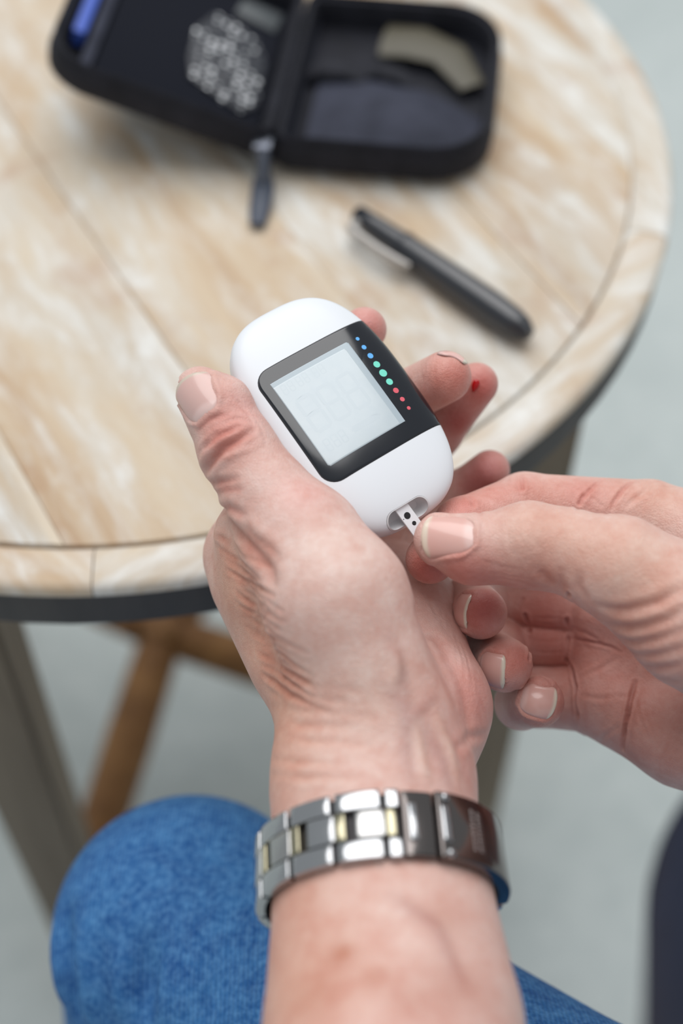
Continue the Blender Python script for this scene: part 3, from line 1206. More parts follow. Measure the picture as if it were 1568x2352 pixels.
L_ORG = to_world(P(868, 1760, 432))
left_nails = []
left_nails.append(make_nail(LS, LF, hand, None, L_ORG, (444, 912), unit(P(428, 866, 456) - P(482, 960, 450)), np.array([-0.46, 0.10, 0.88]), 14.2, 16.0, plate=(212, 174, 166), tip=.09, tipcol=(206, 192, 176)))
left_nails.append(make_nail(LS, LF, hand, None, L_ORG, (1046, 808), np.array([0.86, -0.44, -0.05]), np.array([0.36, 0.74, -0.56]), 9.5, 11.0, tipcol=(214, 206, 190), shift=(0, 0, -3.4), thick=1.1, fold=0.0))
LS.normals()
# pricked spot on the ring finger
bp, bn = LS.hit(1093, 886)
left_arm = LS.build('arm', SKIN, person, L_ORG)
left_arm.location = Vector(L_ORG - PORG)
tag(left_arm, 'left forearm and hand, thumb against the meter')
for o in left_nails:
    o.parent = left_arm
bmd = bmesh.new()
bmesh.ops.create_uvsphere(bmd, u_segments=20, v_segments=12, radius=1.0)
bx = unit(np.cross(bn, [0.35, 1, 0]))
by = np.cross(bn, bx)
for v in bmd.verts:
    c_ = v.co
    s_ = 1.0 - 0.35 * c_.y
    q_ = bp + bx * (c_.x * 1.25 * s_) + by * (c_.y * 2.3) + bn * (c_.z * 0.75 + 0.05)
    v.co = Vector(to_world(q_) - L_ORG)
drop = bm_obj('blood_drop', bmd, BLOOD, left_arm, auto=None)
tag(drop, 'small drop of red blood')

# ------------------------------------------------------------------ right arm (pinches the strip)
RHAND = ((10, -112, -545), (128, 24, -415), 0.5)
RARM = ((100, -150, -560), (230, 30, -215), 1.6)


def right_field(F):
    palm = F.new()
    F.cone(palm, P(1395, 1390, 501), P(1800, 1470, 482), 14.0, 22, 5)
    F.cone(palm, P(1395, 1470, 506), P(1800, 1540, 486), 14.0, 22, 5)
    F.cone(palm, P(1395, 1540, 506), P(1800, 1600, 486), 14.0, 22, 5)
    F.cone(palm, P(1388, 1612, 501), P(1570, 1690, 486), 13.6, 16.5, 5)
    F.cone(palm, P(1570, 1690, 486), P(1780, 1740, 470), 16.5, 22, 6)
    F.cone(palm, P(1490, 1196, 490), P(1800, 1345, 478), 14.2, 24, 6)
    # wrist and forearm, towards the elbow near the camera
    F.chain(palm, [P(1800, 1560, 474), P(1990, 1800, 385), P(2030, 2060, 310), P(2180, 2800, 236)], [30, 31, 34, 38], 2)
    thumb = F.new()
    F.chain(thumb, [P(1012, 1240, 447), P(1085, 1262, 446), P(1215, 1252, 446), P(1300, 1265, 444), P(1420, 1305, 440), P(1600, 1420, 440), P(1790, 1520, 456)],
            [8.6, 10.6, 13.2, 12.8, 16.0, 21.5, 27.0], 3.5)
    hand = F.merge(palm, thumb, F.near_k(P(1800, 1480, 460), 44, 78, 8.0, 1.0))
    for nm, (pp, rr) in R_F.items():
        g = F.new()
        F.chain(g, pp, rr, 2.2)
        hand = F.merge(hand, g, F.near_k(pp[0], 10, 24, 1.6, 0.4))
    return hand


R_F = {
    'index': ([P(1490, 1196, 490), P(1205, 1164, 488), P(1062, 1208, 474), P(988, 1284, 463)], [14.0, 11.6, 9.4, 8.1]),
    'middle': ([P(1390, 1390, 502), P(1130, 1368, 514), P(1078, 1382, 492), P(1104, 1408, 470)], [10.8, 9.6, 9.0, 8.7]),
    'ring': ([P(1390, 1466, 507), P(1160, 1464, 518), P(1118, 1502, 494), P(1160, 1526, 472)], [11.0, 10.6, 9.3, 9.0]),
    'little': ([P(1385, 1604, 503), P(1235, 1598, 513), P(1196, 1616, 494), P(1236, 1612, 476)], [12.6, 11.2, 8.8, 8.6]),
}
RF = Field(*RHAND)
hand = right_field(RF)
AF = Field(*RARM)
armV, armF = AF.surface(right_field(AF))
RS = Skin(*RF.surface(hand), smooth=4)
base_colour(RS)
PALMC = (212, 160, 150)
for x, y, c, r, w in ((1380, 1560, PALMC, 24, .8), (1380, 1450, PALMC, 16, .7), (1480, 1680, (204, 150, 138), 20, .7), (1250, 1460, (190, 124, 114), 14, .8), (1290, 1620, (184, 120, 112), 12, .7), (1250, 1380, (190, 120, 110), 10, .7),
                      (1100, 1405, (188, 102, 94), 10, .85), (1120, 1380, (170, 80, 76), 6, .6), (1165, 1520, (214, 144, 132), 10, .8), (1200, 1510, (206, 126, 114), 6, .6), (1240, 1620, (214, 150, 138), 9, .7), (1170, 1640, (176, 120, 112), 7, .6),
                      (965, 1300, (206, 132, 122), 9, .85), (990, 1325, (180, 92, 88), 6, .6), (1060, 1310, (204, 128, 118), 9, .7), (1100, 1325, (200, 126, 116), 9, .6), (1180, 1335, (206, 140, 128), 8, .5),
                      (1060, 1160, (210, 136, 126), 9, .8), (1130, 1130, (214, 148, 136), 9, .7), (1200, 1120, (208, 140, 128), 6, .6), (1270, 1130, (218, 164, 150), 10, .6), (1340, 1130, (208, 138, 126), 8, .7), (1420, 1130, (214, 152, 138), 10, .5), (1520, 1140, (214, 172, 150), 14, .5),
                      (1210, 1210, (220, 182, 164), 11, .6), (1300, 1230, (222, 184, 166), 12, .6), (1420, 1270, (222, 188, 170), 14, .6), (1240, 1310, (204, 146, 130), 8, .5), (1520, 1330, (224, 192, 174), 16, .5), (1450, 1440, (206, 156, 138), 12, .5)):
    RS.paint(x, y, c, r, w)
for x, y, a_, r_ in ((1370, 1590, 1.6, 10), (1360, 1500, 1.2, 9), (1345, 1420, 1.0, 7), (1500, 1690, 1.4, 12), (1255, 1455, .8, 6), (1210, 1235, .7, 6)):
    RS.bulge(x, y, a_, r_)
RS.normals()
T2 = ((196, 118, 108), .4)
# index finger
RS.crease([(1076, 1138), (1086, 1156), (1104, 1182)], .6, .8, tint=T2)
RS.crease([(1196, 1094), (1198, 1108), (1199, 1122), (1202, 1140)], .85, .65, tint=T2)
RS.crease([(1184, 1094), (1190, 1120), (1196, 1140)], .4, .7)
RS.crease([(1384, 1100), (1368, 1113), (1352, 1128), (1338, 1143), (1330, 1156), (1324, 1168)], .8, .65, tint=T2)
RS.crease([(1458, 1102), (1438, 1117), (1420, 1136), (1410, 1154), (1405, 1168)], .7, .65, tint=T2)
RS.crease([(1338, 1120), (1342, 1140), (1336, 1166)], .45, .7)
RS.crease([(1500, 1102), (1480, 1130), (1440, 1162)], .5, .9)
RS.crease([(1356, 1140), (1380, 1160), (1392, 1180)], .35, .7)
for k in range(5):
    RS.crease([(1210 + 30 * k, 1104 + 5 * k), (1240 + 30 * k, 1108 + 6 * k)], .16, .55)
for k in range(5):
    RS.crease([(1090 + 22 * k, 1150 - 6 * k), (1104 + 20 * k, 1158 - 6 * k), (1110 + 20 * k, 1166 - 6 * k)], .16, .5)
# thumb: base folds
for pts, d in (([(1376, 1392), (1410, 1400), (1440, 1401), (1515, 1384), (1566, 1352)], .9), ([(1398, 1436), (1440, 1444), (1471, 1442), (1538, 1424), (1566, 1402)], 1.0),
               ([(1420, 1472), (1460, 1478), (1493, 1473), (1566, 1446)], .9), ([(1440, 1500), (1493, 1504), (1566, 1487)], .8), ([(1470, 1530), (1520, 1534), (1566, 1525)], .6),
               ([(1270, 1346), (1250, 1326), (1238, 1308)], .6), ([(1300, 1362), (1288, 1338), (1284, 1316)], .5), ([(1344, 1374), (1330, 1348), (1330, 1322)], .5), ([(1500, 1560), (1566, 1566)], .6)):
    RS.crease(pts, d, 1.5, tint=((200, 140, 124), .4))
for k in range(6):
    RS.crease([(1172 + 11 * k, 1192 + 3 * k), (1166 + 12 * k, 1232), (1176 + 12 * k, 1276 - 4 * k)], .26, .8)
for k in range(4):
    RS.crease([(1110 + 6 * k, 1290 + 12 * k), (1150 + 6 * k, 1302 + 10 * k), (1200, 1310 + 9 * k)], .2, .7)
# palm lines
T3 = ((164, 98, 90), .45)
RS.crease([(1306, 1362), (1301, 1424), (1303, 1469), (1301, 1518), (1314, 1540), (1323, 1580), (1326, 1640), (1328, 1690)], 1.0, .6, fade=False, lip=.35, tint=T3)
RS.crease([(1457, 1566), (1450, 1594), (1440, 1640), (1433, 1685), (1429, 1722)], 1.0, .65, lip=.6, tint=T3)
RS.crease([(1456, 1568), (1447, 1600), (1440, 1640), (1433, 1685), (1429, 1722)], 1.0, 2.4, lip=.7)
RS.crease([(1306, 1464), (1330, 1469), (1350, 1473), (1378, 1480), (1404, 1487), (1425, 1497)], .5, .55, tint=T3)
RS.crease([(1310, 1440), (1346, 1452), (1380, 1476)], .4, .7)
RS.crease([(1330, 1560), (1370, 1540), (1420, 1512)], .35, .8)
RS.crease([(1374, 1712), (1388, 1690), (1420, 1668)], .5, .8)
RS.crease([(1336, 1600), (1380, 1606), (1430, 1600)], .3, .8)
for k in range(6):
    RS.crease([(1460 + 16 * k, 1600 + 10 * k), (1470 + 18 * k, 1650 + 9 * k), (1500 + 18 * k, 1710 + 8 * k)], .2, .7)
# finger joints
RS.crease([(1206, 1412), (1217, 1450), (1219, 1491), (1214, 1516)], 1.0, .6, fade=False, tint=T3)
RS.crease([(1204, 1354), (1199, 1376), (1190, 1392)], .8, .6, tint=T3)
RS.crease([(1225, 1540), (1246, 1552), (1262, 1570)], .6, .8, tint=T3)
for k in range(4):
    RS.crease([(1228, 1420 + 26 * k), (1260, 1421 + 26 * k), (1292, 1420 + 26 * k)], .16, .6)
RS.crease([(1085, 1424), (1100, 1420), (1112, 1410)], .2, .5)
RS.normals()
R_ORG = to_world(P(1790, 1540, 474))
right_nails = []
NP_ = (220, 174, 164)
NT_ = (226, 216, 198)
right_nails.append(make_nail(RS, RF, hand, None, R_ORG, (1030, 1228), np.array([-1.0, 0.06, 0.0]), np.array([-0.10, 0.26, 0.96]), 13.6, 16.2, tip=.13, tipcol=(224, 208, 190), plate=NP_))
right_nails.append(make_nail(RS, RF, hand, None, R_ORG, (1050, 1402), np.array([0.30, -0.02, 0.95]), np.array([-0.95, 0.10, 0.30]), 12.0, 8.6, tip=.08, tipcol=NT_, plate=NP_))
right_nails.append(make_nail(RS, RF, hand, None, R_ORG, (1122, 1538), np.array([0.72, -0.17, 0.66]), np.array([-0.62, -0.02, 0.78]), 12.4, 10.6, tip=.10, tipcol=NT_, plate=NP_))
right_nails.append(make_nail(RS, RF, hand, None, R_ORG, (1234, 1614), np.array([0.94, -0.25, 0.26]), np.array([-0.22, -0.12, 0.96]), 10.8, 12.0, tip=.10, tipcol=NT_, plate=NP_))
RS.normals()
# join the forearm beyond the hand field to the hand
keep = (armV[armF][:, :, 0] > 125.2).all(1) | (armV[armF][:, :, 1] < -109.2).all(1) | (armV[armF][:, :, 2] > -417.8).all(1)
armF = armF[keep]
n0 = len(RS.V)
RS.V = np.concatenate([RS.V, armV])
RS.col = np.concatenate([RS.col, np.tile(np.array(srgb(*SKINC)[:3]), (len(armV), 1))])
RS.F = np.concatenate([RS.F, armF + n0])
right_arm = RS.build('arm', SKIN, person, R_ORG)
right_arm.location = Vector(R_ORG - PORG)
tag(right_arm, 'right hand pinching the white test strip')
for o in right_nails:
    o.parent = right_arm

# ------------------------------------------------------------------ clothes
def cloth(name, chains, lo, hi, res, mat, label, folds=None, k=10):
    f = Field(lo, hi, res)
    g = f.new()
    for pts, rad in chains:
        f.chain(g, pts, rad, k)
    s = Skin(*f.surface(g), smooth=2)
    s.col[:] = 0.5
    if folds:
        folds(s)
        s.normals()
    org = to_world(chains[0][0][0])
    o = s.build(name, mat, person, org)
    o.location = Vector(org - PORG)
    tag(o, label)
    return o


def jean_folds(s):
    s.crease([(150, 2110), (150, 2180), (158, 2250), (172, 2345)], 4.5, 5.0, True, 0.6)
    s.crease([(352, 2170), (342, 2230), (334, 2290), (325, 2345)], 5.0, 5.0, True, 0.6)
    s.crease([(500, 2240), (470, 2345)], 1.8, 5.0, True, 0.5)
    s.bulge(300, 2060, 2.5, 22)


knee = P(438, 2146, 575)
hipp = P(1413, 2845, 470)
hip2 = hipp + (hipp - knee) * 0.9
shin = (np.array([-0.105, 0.225, 0.10]) - CAMLOC) @ CAMROT * 1000.0
cloth('jeans', [([knee, hipp, hip2], [53, 61, 72]), ([knee, shin], [53, 61])], (-190, -700, -1010), (460, -90, -300), 3.6, DENIM, 'blue denim trouser leg, knee raised under the forearm', jean_folds)
cloth('sleeve', [([P(2010, 2150, 290), P(2180, 2800, 232), P(2180, 2800, 232) + np.array([40, -10, 120.0])], [46, 50, 56])], (20, -240, -380), (260, 40, -60), 3.0, NAVY, 'dark navy sleeve over the elbow', k=2)

# ================================================================== GLUCOSE METER
Mrot = CAMROT @ np.stack([_U, _V, _W], 1)        # columns: width, length (to strip end), out of screen
Mw = Matrix(Mrot.tolist()).to_4x4()
Mw.translation = Vector(to_world(METER_C))
meter = empty('glucose_meter', label='white handheld glucose meter with black screen panel, held in the left hand', cat='meter')
meter.matrix_world = Mw


def meter_h(u, v, sgn=1):
    r = np.minimum(meter_rho(np.asarray(u, float), np.asarray(v, float)), 1.0)
    return sgn * MT * (1 - r ** MP) ** (1.0 / MP)


MM = 0.001
# body shell as rings of the outline, front to back
NA = 176
lev = [0.0, 0.12, 0.25, 0.36, 0.46, 0.54, 0.61, 0.67, 0.73, 0.78, 0.82, 0.86, 0.895, 0.925, 0.95, 0.97, 0.985, 0.995, 1.0]
verts, faces, rings = [], [], []


def outline_pt(t, s):
    c, sn = math.cos(t), math.sin(t)
    r = (abs(c) ** MN + abs(sn) ** MN) ** (-1.0 / MN)
    return MA * c * r * s, MB * sn * r * s


def add_ring(s, sgn):
    ids = []
    for k in range(NA):
        u, v = outline_pt(2 * math.pi * k / NA, s)
        w = sgn * MT * max(0.0, 1 - s ** MP) ** (1.0 / MP)
        ids.append(len(verts))
        verts.append((u * MM, v * MM, w * MM))
    return ids


verts.append((0, 0, MT * MM))
for s in lev[1:]:
    rings.append(add_ring(s, 1))
for s in lev[-2:0:-1]:
    rings.append(add_ring(s, -1))
verts.append((0, 0, -MT * MM))
for k in range(NA):
    faces.append((0, rings[0][k], rings[0][(k + 1) % NA]))
for A, B in zip(rings[:-1], rings[1:]):
    for k in range(NA):
        j = (k + 1) % NA
        faces.append((A[k], B[k], B[j], A[j]))
for k in range(NA):
    faces.append((len(verts) - 1, rings[-1][(k + 1) % NA], rings[-1][k]))
body = mesh_obj('body', verts, faces, WHITEPL, meter)

# strip port: oval pocket cut into the end that faces the right hand
PORT_L, PORT_H = 8.3, 3.5                        # half length, half height
_eye = -METER_C @ np.stack([_U, _V, _W], 1)
_tgt = (P(938, 1180, 450) - METER_C) @ np.stack([_U, _V, _W], 1)
_dir = unit(_tgt - _eye)


def shell_s(p_):
    return (meter_rho(p_[0], p_[1]) ** MP + abs(p_[2] / MT) ** MP) ** (1.0 / MP)


t0_ = 380.0
while shell_s(_eye + _dir * t0_) > 1.0 and t0_ < 520:
    t0_ += 0.02
PORT_C = _eye + _dir * t0_
g_ = np.array([(shell_s(PORT_C + e_) - shell_s(PORT_C - e_)) for e_ in np.eye(3) * 0.01])
port_n = unit(np.array([0.0, g_[1], g_[2]]))     # pocket axis in meter axes
port_t = unit(np.cross(port_n, np.array([1.0, 0, 0])))


def stadium(hl, hh, n=14):
    out = []
    for k in range(n + 1):
        a = -math.pi / 2 + math.pi * k / n
        out.append((hl - hh + hh * math.cos(a), hh * math.sin(a)))
    for k in range(n + 1):
        a = math.pi / 2 + math.pi * k / n
        out.append((-(hl - hh) + hh * math.cos(a), hh * math.sin(a)))
    return out


def port_xyz(x, y, z):
    return (PORT_C + np.array([1.0, 0, 0]) * x + port_t * y + port_n * z) * MM


def loft(levels, mat, name, parent, close=True):
    vs, fs, rg = [], [], []
    for hl, hh, z in levels:
        ids = []
        for x, y in stadium(hl, hh):
            ids.append(len(vs))
            vs.append(port_xyz(x, y, z))
        rg.append(ids)
    n = len(rg[0])
    for A, B in zip(rg[:-1], rg[1:]):
        for k in range(n):
            j = (k + 1) % n
            fs.append((A[k], A[j], B[j], B[k]))
    if close:
        fs.append(tuple(rg[0][::-1]))
        fs.append(tuple(rg[-1]))
    return mesh_obj(name, vs, fs, mat, parent, auto=40)


cut = loft([(PORT_L, PORT_H, -5.5), (PORT_L, PORT_H, 6.0)], None, 'cutter', None)
cut.parent = meter
bpy.context.view_layer.update()
md = body.modifiers.new('cut', 'BOOLEAN')
md.object = cut
md.operation = 'DIFFERENCE'
md.solver = 'EXACT'
bpy.context.view_layer.update()
dg = bpy.context.evaluated_depsgraph_get()
nm = bpy.data.meshes.new_from_object(body.evaluated_get(dg))
body.modifiers.clear()
body.data = nm
nm.polygons.foreach_set('use_smooth', np.ones(len(nm.polygons), bool))
nm.set_sharp_from_angle(angle=math.radians(38))
bpy.data.objects.remove(cut)
# grey liner with a flared bowl
vs, fs = [], []
lev = []


def surf_lift(x, y):
    """height of the shell above the pocket plane at (x, y)"""
    lo_, hi_ = -7.0, 3.0
    for _ in range(40):
        m_ = 0.5 * (lo_ + hi_)
        p_ = PORT_C + np.array([1.0, 0, 0]) * x + port_t * y + port_n * m_
        s_ = (meter_rho(p_[0], p_[1]) ** MP + abs(p_[2] / MT) ** MP)
        if s_ < 1:
            lo_ = m_
        else:
            hi_ = m_
    return lo_


rg = []
for (f, dz, rel) in ((0.995, 0.12, True), (0.93, 0.16, True), (0.88, -0.25, True), (0.82, -1.6, True), (0.70, -3.6, True), (0.45, -4.8, True)):
    ids = []
    for x, y in stadium(PORT_L * f if f > .9 else PORT_L - PORT_H * (1 - f), PORT_H * f):
        ids.append(len(vs))
        vs.append(port_xyz(x, y, surf_lift(x, y) + dz))
    rg.append(ids)
n = len(rg[0])
for A, B in zip(rg[:-1], rg[1:]):
    for k in range(n):
        j = (k + 1) % n
        fs.append((A[k], B[k], B[j], A[j]))
fs.append(tuple(rg[-1]))
port = mesh_obj('strip_port', vs, fs, GREYPL, meter, auto=60)


def front_patch(name, inside, u0, u1, v0, v1, lift, mat, parent, nu=60, nv=60, skirt=0.8, outline=None):
    """slab that follows the front of the shell inside a rounded outline"""
    pts = outline
    A = np.array(pts)
    c = A.mean(0)
    vs, fs, rg = [], [], []
    fr = [0.02, 0.2, 0.4, 0.55, 0.67, 0.76, 0.83, 0.88, 0.92, 0.95, 0.975, 0.99, 1.0]
    for f in fr:
        ids = []
        B = c + (A - c) * f
        for u, v in B:
            ids.append(len(vs))
            h = float(meter_h(u, v)) + lift - (0.10 if f == 1.0 else 0)
            vs.append((u * MM, v * MM, h * MM))
        rg.append(ids)
    ids = []
    for u, v in A:
        ids.append(len(vs))
        vs.append((u * MM, v * MM, (float(meter_h(u, v)) - skirt) * MM))
    rg.append(ids)
    n = len(A)
    for X, Y in zip(rg[:-1], rg[1:]):
        for k in range(n):
            j = (k + 1) % n
            fs.append((X[k], Y[k], Y[j], X[j]))
    fs.append(tuple(rg[0]))
    return mesh_obj(name, vs, fs, mat, parent, auto=50)


def dense(pts, step=0.6):
    out = []
    n = len(pts)
    for i in range(n):
        a, b = np.array(pts[i]), np.array(pts[(i + 1) % n])
        m_ = max(1, int(np.linalg.norm(b - a) / step))
        out += [tuple(a + (b - a) * k / m_) for k in range(m_)]
    return out


def panel_outline(u0, u1, v0, v1, r):
    pts = []
    for k in range(9):
        t = math.radians(180 + 90 * k / 8)
        pts.append((u0 + r + r * math.cos(t), v0 + r + r * math.sin(t)))
    pts += [(u1, v0), (u1, v1)]
    for k in range(9):
        t = math.radians(90 + 90 * k / 8)
        pts.append((u0 + r + r * math.cos(t), v1 - r + r * math.sin(t)))
    return dense(pts)


front_patch('panel_seam', None, 0, 0, 0, 0, 0.16, SEAM, meter, outline=panel_outline(-21.5, 26.95, -23.85, 20.55, 5.6))
panel = front_patch('screen_panel', None, 0, 0, 0, 0, 0.34, BLACKGL, meter, outline=panel_outline(-21.1, 26.9, -23.5, 20.2, 5.2))


def make_lcd():
    M = Mat('lcd_glass', (186, 198, 204), 0.14, spec=0.75)
    v = M.coord()
    a = M.noise(v, 260.0, 3, 0.5)
    M.base(M.ramp(a, [(0.3, (190, 201, 207)), (0.7, (194, 204, 209))]))
    return M.m


LCD = make_lcd()
LCDF = simple('lcd_bezel', (172, 185, 193), 0.15)
lb = front_patch('display', None, 0, 0, 0, 0, 0.38, LCDF, panel, outline=dense([(-17.9, -18.7), (12.9, -18.7), (13.5, -18.1), (13.5, 14.5), (-17.1, 14.8), (-17.8, 14.1)]), skirt=0.2)
front_patch('liquid_crystal', None, 0, 0, 0, 0, 0.42, LCD, lb, outline=dense([(-17.8, -17.0), (10.8, -17.0), (11.3, -16.5), (11.3, 14.3), (-17.2, 14.6), (-17.7, 13.9)]), skirt=0.2)
# faint printed segments of the switched-off display
GHOST = simple('lcd_ghost_segment', (189, 200, 206), 0.14, spec=0.75)


def seg_bar(u0, v0, u1, v1, w):
    d = unit(np.array([u1 - u0, v1 - v0]))
    nn = np.array([-d[1], d[0]]) * w / 2
    a, b = np.array([u0, v0]), np.array([u1, v1])
    return dense([a + d * w / 2 + nn, a, a + d * w / 2 - nn, b - d * w / 2 - nn, b, b - d * w / 2 + nn], 0.8)


def digit(u, v, W, H, w):
    h2 = H / 2
    return [seg_bar(u, v, u + W, v, w), seg_bar(u, v + h2, u + W, v + h2, w), seg_bar(u, v + H, u + W, v + H, w),
            seg_bar(u, v, u, v + h2, w), seg_bar(u + W, v, u + W, v + h2, w), seg_bar(u, v + h2, u, v + H, w), seg_bar(u + W, v + h2, u + W, v + H, w)]


segs = []
for u0 in (-14.3, -6.4, 1.6):
    segs += digit(u0, -9.3, 5.6, 12.5, 1.25)
for u0 in (-15.8, -13.2, -10, -7.4, -3.6, -1.0):
    segs += digit(u0, -16.2, 1.6, 3.4, 0.42)
for u0 in (-14.8, -11.8, -8.8):
    segs += digit(u0, 6.4, 1.9, 4.2, 0.5)
segs.append(seg_bar(-4.5, 8.4, 7.5, 8.4, 2.2))
gv, gf = [], []
for s_ in segs:
    b0 = len(gv)
    for u, v in s_:
        gv.append((u * MM, v * MM, (float(meter_h(u, v)) + 0.434) * MM))
    gf.append(tuple(range(b0, len(gv))))
mesh_obj('ghost_segments', gv, gf, GHOST, lb, smooth=False)
# coloured range dots
DOTB = simple('dot_blue', (96, 176, 240), 0.4)
DOTG = simple('dot_green', (118, 222, 200), 0.4)
DOTR = simple('dot_red', (222, 92, 106), 0.4)
rad = [.68, .85, 1.02, 1.2, 1.38, 1.2, 1.0, .84, .66]
for k in range(9):
    v0 = -17.9 + 3.63 * k
    u0 = 17.25 + 0.02 * k
    pts = [(u0 + rad[k] * math.cos(2 * math.pi * q / 24), v0 + rad[k] * math.sin(2 * math.pi * q / 24)) for q in range(24)]
    front_patch('range_dot', None, 0, 0, 0, 0, 0.385, (DOTB, DOTG, DOTR)[k // 3], panel, outline=pts, skirt=-0.1)

# ================================================================== TEST STRIP
# the strip lies along the line from the port to the pinched fingertips
_B = np.stack([_U, _V, _W], 1)
_pd = -(METER_C + _B @ PORT_C)[2]
sA = (P(931, 1178, _pd + 0.5) - METER_C) @ _B
sB = (P(968, 1229, _pd + 1.5) - METER_C) @ _B
Sdir = unit(sB - sA)
strip_a = sA - Sdir * 3.0
st_root = empty('test_strip', label='white test strip with two black dots between meter and fingertips', cat='test strip')
smat = Matrix.Identity(4)
sx = unit(np.array([1.0, 0, 0]) - Sdir * Sdir[0])
sz = np.cross(sx, Sdir)
R3 = Mrot @ np.stack([sx, Sdir, sz], 1)
sm = Matrix(R3.tolist()).to_4x4()
sm.translation = Vector(to_world(METER_C + np.stack([_U, _V, _W], 1) @ strip_a))
st_root.matrix_world = sm
bm = bmesh.new()
bm_box(bm, (0, 0.0068, 0), (0.0050, 0.0136, 0.0006), bevel=0.0001, seg=1)
strip = bm_obj('strip_body', bm, STRIPW, st_root)
for (x, y, r) in ((-0.0002, 0.0040, 0.00115), (0.0002, 0.0073, 0.00074), (-0.0020, 0.0042, 0.00018)):
    vs = [(x + r * math.cos(2 * math.pi * q / 24), y + r * math.sin(2 * math.pi * q / 24), 0.00033) for q in range(24)]
    vs += [(p[0], p[1], 0.00025) for p in vs]
    fs = [tuple(range(24))] + [(q, (q + 1) % 24, 24 + (q + 1) % 24, 24 + q) for q in range(24)]
    mesh_obj('contact_dot', vs, fs, INK, strip, smooth=False)

# ================================================================== WRISTWATCH
w_c = P(871, 2002, 412.5)
w_a = unit(P(856, 1790, 430) - P(880, 2080, 405))           # along the arm towards the hand
w_y = unit(np.array([0.0, 0.55, 0.83]) - w_a * (np.array([0.0, 0.55, 0.83]) @ w_a))   # out of the wrist towards the camera
w_x = np.cross(w_a, w_y)
if w_x[0] < 0:
    w_x = -w_x
WRX, WRY = 32.6, 28.0
watch = empty('wristwatch', label='steel and gold bracelet wristwatch worn on the left wrist', cat='watch')
wm = Matrix((CAMROT @ np.stack([w_x, w_a, w_y], 1)).tolist()).to_4x4()
wm.translation = Vector(to_world(w_c))
watch.matrix_world = wm
# arc-length table of the oval, starting at the camera side and going right
th = np.linspace(0, 2 * math.pi, 2001)
ex, ez = WRX * np.sin(th), WRY * np.cos(th)
arc = np.concatenate([[0], np.cumsum(np.hypot(np.diff(ex), np.diff(ez)))])
PER = arc[-1]


def on_oval(s, off=0.0):
    t = np.interp(s % PER, arc, th)
    n = unit(np.array([math.sin(t) / WRX, 0, math.cos(t) / WRY]))
    return np.array([WRX * math.sin(t), 0, WRY * math.cos(t)]) + n * off, n


def curved_block(name, s0, s1, y0, y1, z0, z1, mat, parent, bev=0.45, ns=6):
    """piece of bracelet bent round the oval; rounded along both edges"""
    prof = [(y0, z0), (y0, z1 - bev), (y0 + bev * .3, z1 - bev * .3), (y0 + bev, z1), (y1 - bev, z1), (y1 - bev * .3, z1 - bev * .3), (y1, z1 - bev), (y1, z0)]
    bm = bmesh.new()
    rows = []
    st = [(s0, -bev), (s0 + bev * .3, -bev * .3), (s0 + bev, 0)] + [(s0 + bev + (s1 - s0 - 2 * bev) * k / ns, 0) for k in range(1, ns)] + [(s1 - bev, 0), (s1 - bev * .3, -bev * .3), (s1, -bev)]
    for s, dz in st:
        row = []
        for y, z in prof:
            zz = z if z == z0 else z + dz
            p, n = on_oval(s, max(zz, z0 + .05))
            row.append(bm.verts.new((p + np.array([0, y, 0])) * MM))
        rows.append(row)
    m = len(prof)
    for A, B in zip(rows[:-1], rows[1:]):
        for q in range(m):
            j = (q + 1) % m
            bm.faces.new((A[q], A[j], B[j], B[q]))
    bm.faces.new(rows[0][::-1])
    bm.faces.new(rows[-1])
    return bm_obj(name, bm, mat, parent, auto=50)


PITCHL = 13.0
HEAD0, HEAD1 = PER / 2 - 15, PER / 2 + 15
s = 14.5
C0, C1 = 5.6, 52.0
# links left of the clasp, right round to the watch head
k = 1
while True:
    e = 13.2 - PITCHL * k
    b = e - 11.7
    if b < -(PER - HEAD1) + 1:
        break
    curved_block('outer_link', b, e, 4.4, 10.2, 0.9, 3.6, STEEL, watch)
    curved_block('outer_link', b, e, -10.2, -4.4, 0.9, 3.6, STEEL, watch)
    cb = b + 5.2
    if cb + 7.6 < 15:
        curved_block('middle_link', cb - 0.2, cb + 7.4, -4.1, 4.1, 0.8, 3.7, STEELB if k % 2 else STEEL, watch)
        curved_block('gold_bar', cb + 7.5, cb + 10.3, -4.1, 4.1, 0.8, 3.6, GOLD, watch)
    k += 1
# links from the clasp to the watch head on the far side
s = C1 + 1.2
while s + 11.7 < HEAD0:
    curved_block('outer_link', s, s + 11.7, 4.4, 10.2, 0.9, 3.6, STEEL, watch)
    curved_block('outer_link', s, s + 11.7, -10.2, -4.4, 0.9, 3.6, STEEL, watch)
    curved_block('middle_link', s + 1, s + 10.5, -4.1, 4.1, 0.8, 3.7, STEELB, watch)
    s += PITCHL
for y0_, y1_ in ((4.4, 10.2), (-10.2, -4.4)):
    curved_block('outer_link', 1.5, 5.1, y0_, y1_, 0.9, 3.5, STEEL, watch)
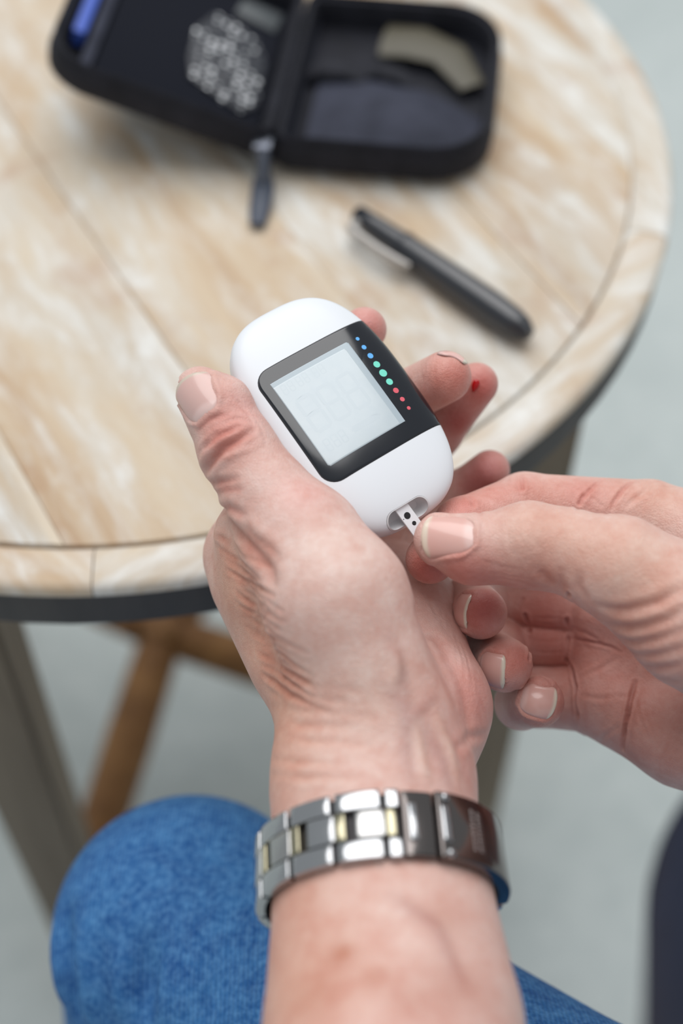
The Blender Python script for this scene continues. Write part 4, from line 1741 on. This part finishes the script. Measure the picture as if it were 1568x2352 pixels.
# dark underlay added beneath the links so their gaps look shaded
curved_block('gap_underlay', -(PER - HEAD1) + 1, 5.4, -9.4, 9.4, 0.5, 1.5, simple('gap_shade', (40, 38, 40), .4, .6), watch, bev=.1, ns=60)
clasp = curved_block('clasp', C0 + 9.0, C1, -10.0, 10.0, 0.8, 4.4, CLASPM, watch, bev=0.6, ns=16)
curved_block('clasp_plate', C0, C0 + 8.4, -9.8, 9.8, 0.8, 3.2, CLASPM, watch, ns=5)
curved_block('clasp_lever', C0 + 1.2, C0 + 3.6, -5.6, 5.6, 3.2, 4.4, STEEL, watch, bev=.5)
curved_block('clasp_hinge', C0 + 9.6, C0 + 12.0, -5.4, 5.4, 4.3, 5.4, STEEL, watch, bev=.6)
for y in (-8.6, 8.2):
    p, n = on_oval(C0 + 11.4, 4.6)
    bm = bmesh.new()
    tube(bm, [(p - n * 1.5 + np.array([0, y, 0])) * MM, (p + n * 0.4 + np.array([0, y, 0])) * MM, (p + n * 0.9 + np.array([0, y, 0])) * MM], [0.0013, 0.0013, 0.0007], 16)
    bm_obj('clasp_pin', bm, STEEL, clasp, auto=60)
# worn stamped marks on the clasp, too small to read
for row, s0 in ((0, C0 + 19.0), (1, C0 + 21.2)):
    y = -6.0
    kk = 0
    while y < 6.0:
        w_ = (0.9, 0.6, 0.8, 0.5, 0.9, 0.7)[(kk + row) % 6]
        curved_block('stamped_mark', s0, s0 + 1.2, y, y + w_, 4.3, 4.52, STEELB, clasp, bev=.05, ns=2)
        y += w_ + 0.42
        kk += 1
# watch head on the back of the wrist
p, n = on_oval(PER / 2, 0.0)
hd = Matrix.Translation(Vector(p * MM)) @ Vector(n).to_track_quat('Z', 'Y').to_matrix().to_4x4()
for nm_, prof, mat in (('watch_case', [(0.0, 1.0), (16.5, 1.0), (18.5, 2.6), (18.5, 6.4), (17.2, 8.0), (15.6, 8.4), (15.6, 7.8), (0.0, 7.8)], STEEL),
                       ('dial', [(0.0, 7.85), (15.4, 7.85), (15.4, 8.0), (0.0, 8.0)], simple('dark_dial', (24, 28, 40), .3)),
                       ('bezel', [(15.0, 8.3), (17.0, 8.1), (16.4, 9.3), (15.2, 9.3)], GOLD)):
    bm = bmesh.new()
    rg = []
    for q in range(48):
        a = 2 * math.pi * q / 48
        rg.append([bm.verts.new(hd @ Vector((r_ * math.cos(a) * MM, r_ * math.sin(a) * MM, z_ * MM))) for r_, z_ in prof])
    for q in range(48):
        A, B = rg[q], rg[(q + 1) % 48]
        for j in range(len(prof) - (0 if prof[0][0] > 0 else 1)):
            jj = (j + 1) % len(prof)
            bm.faces.new((A[j], A[jj], B[jj], B[j]))
    bmesh.ops.remove_doubles(bm, verts=bm.verts, dist=1e-6)
    bm_obj(nm_, bm, mat, watch, auto=35)
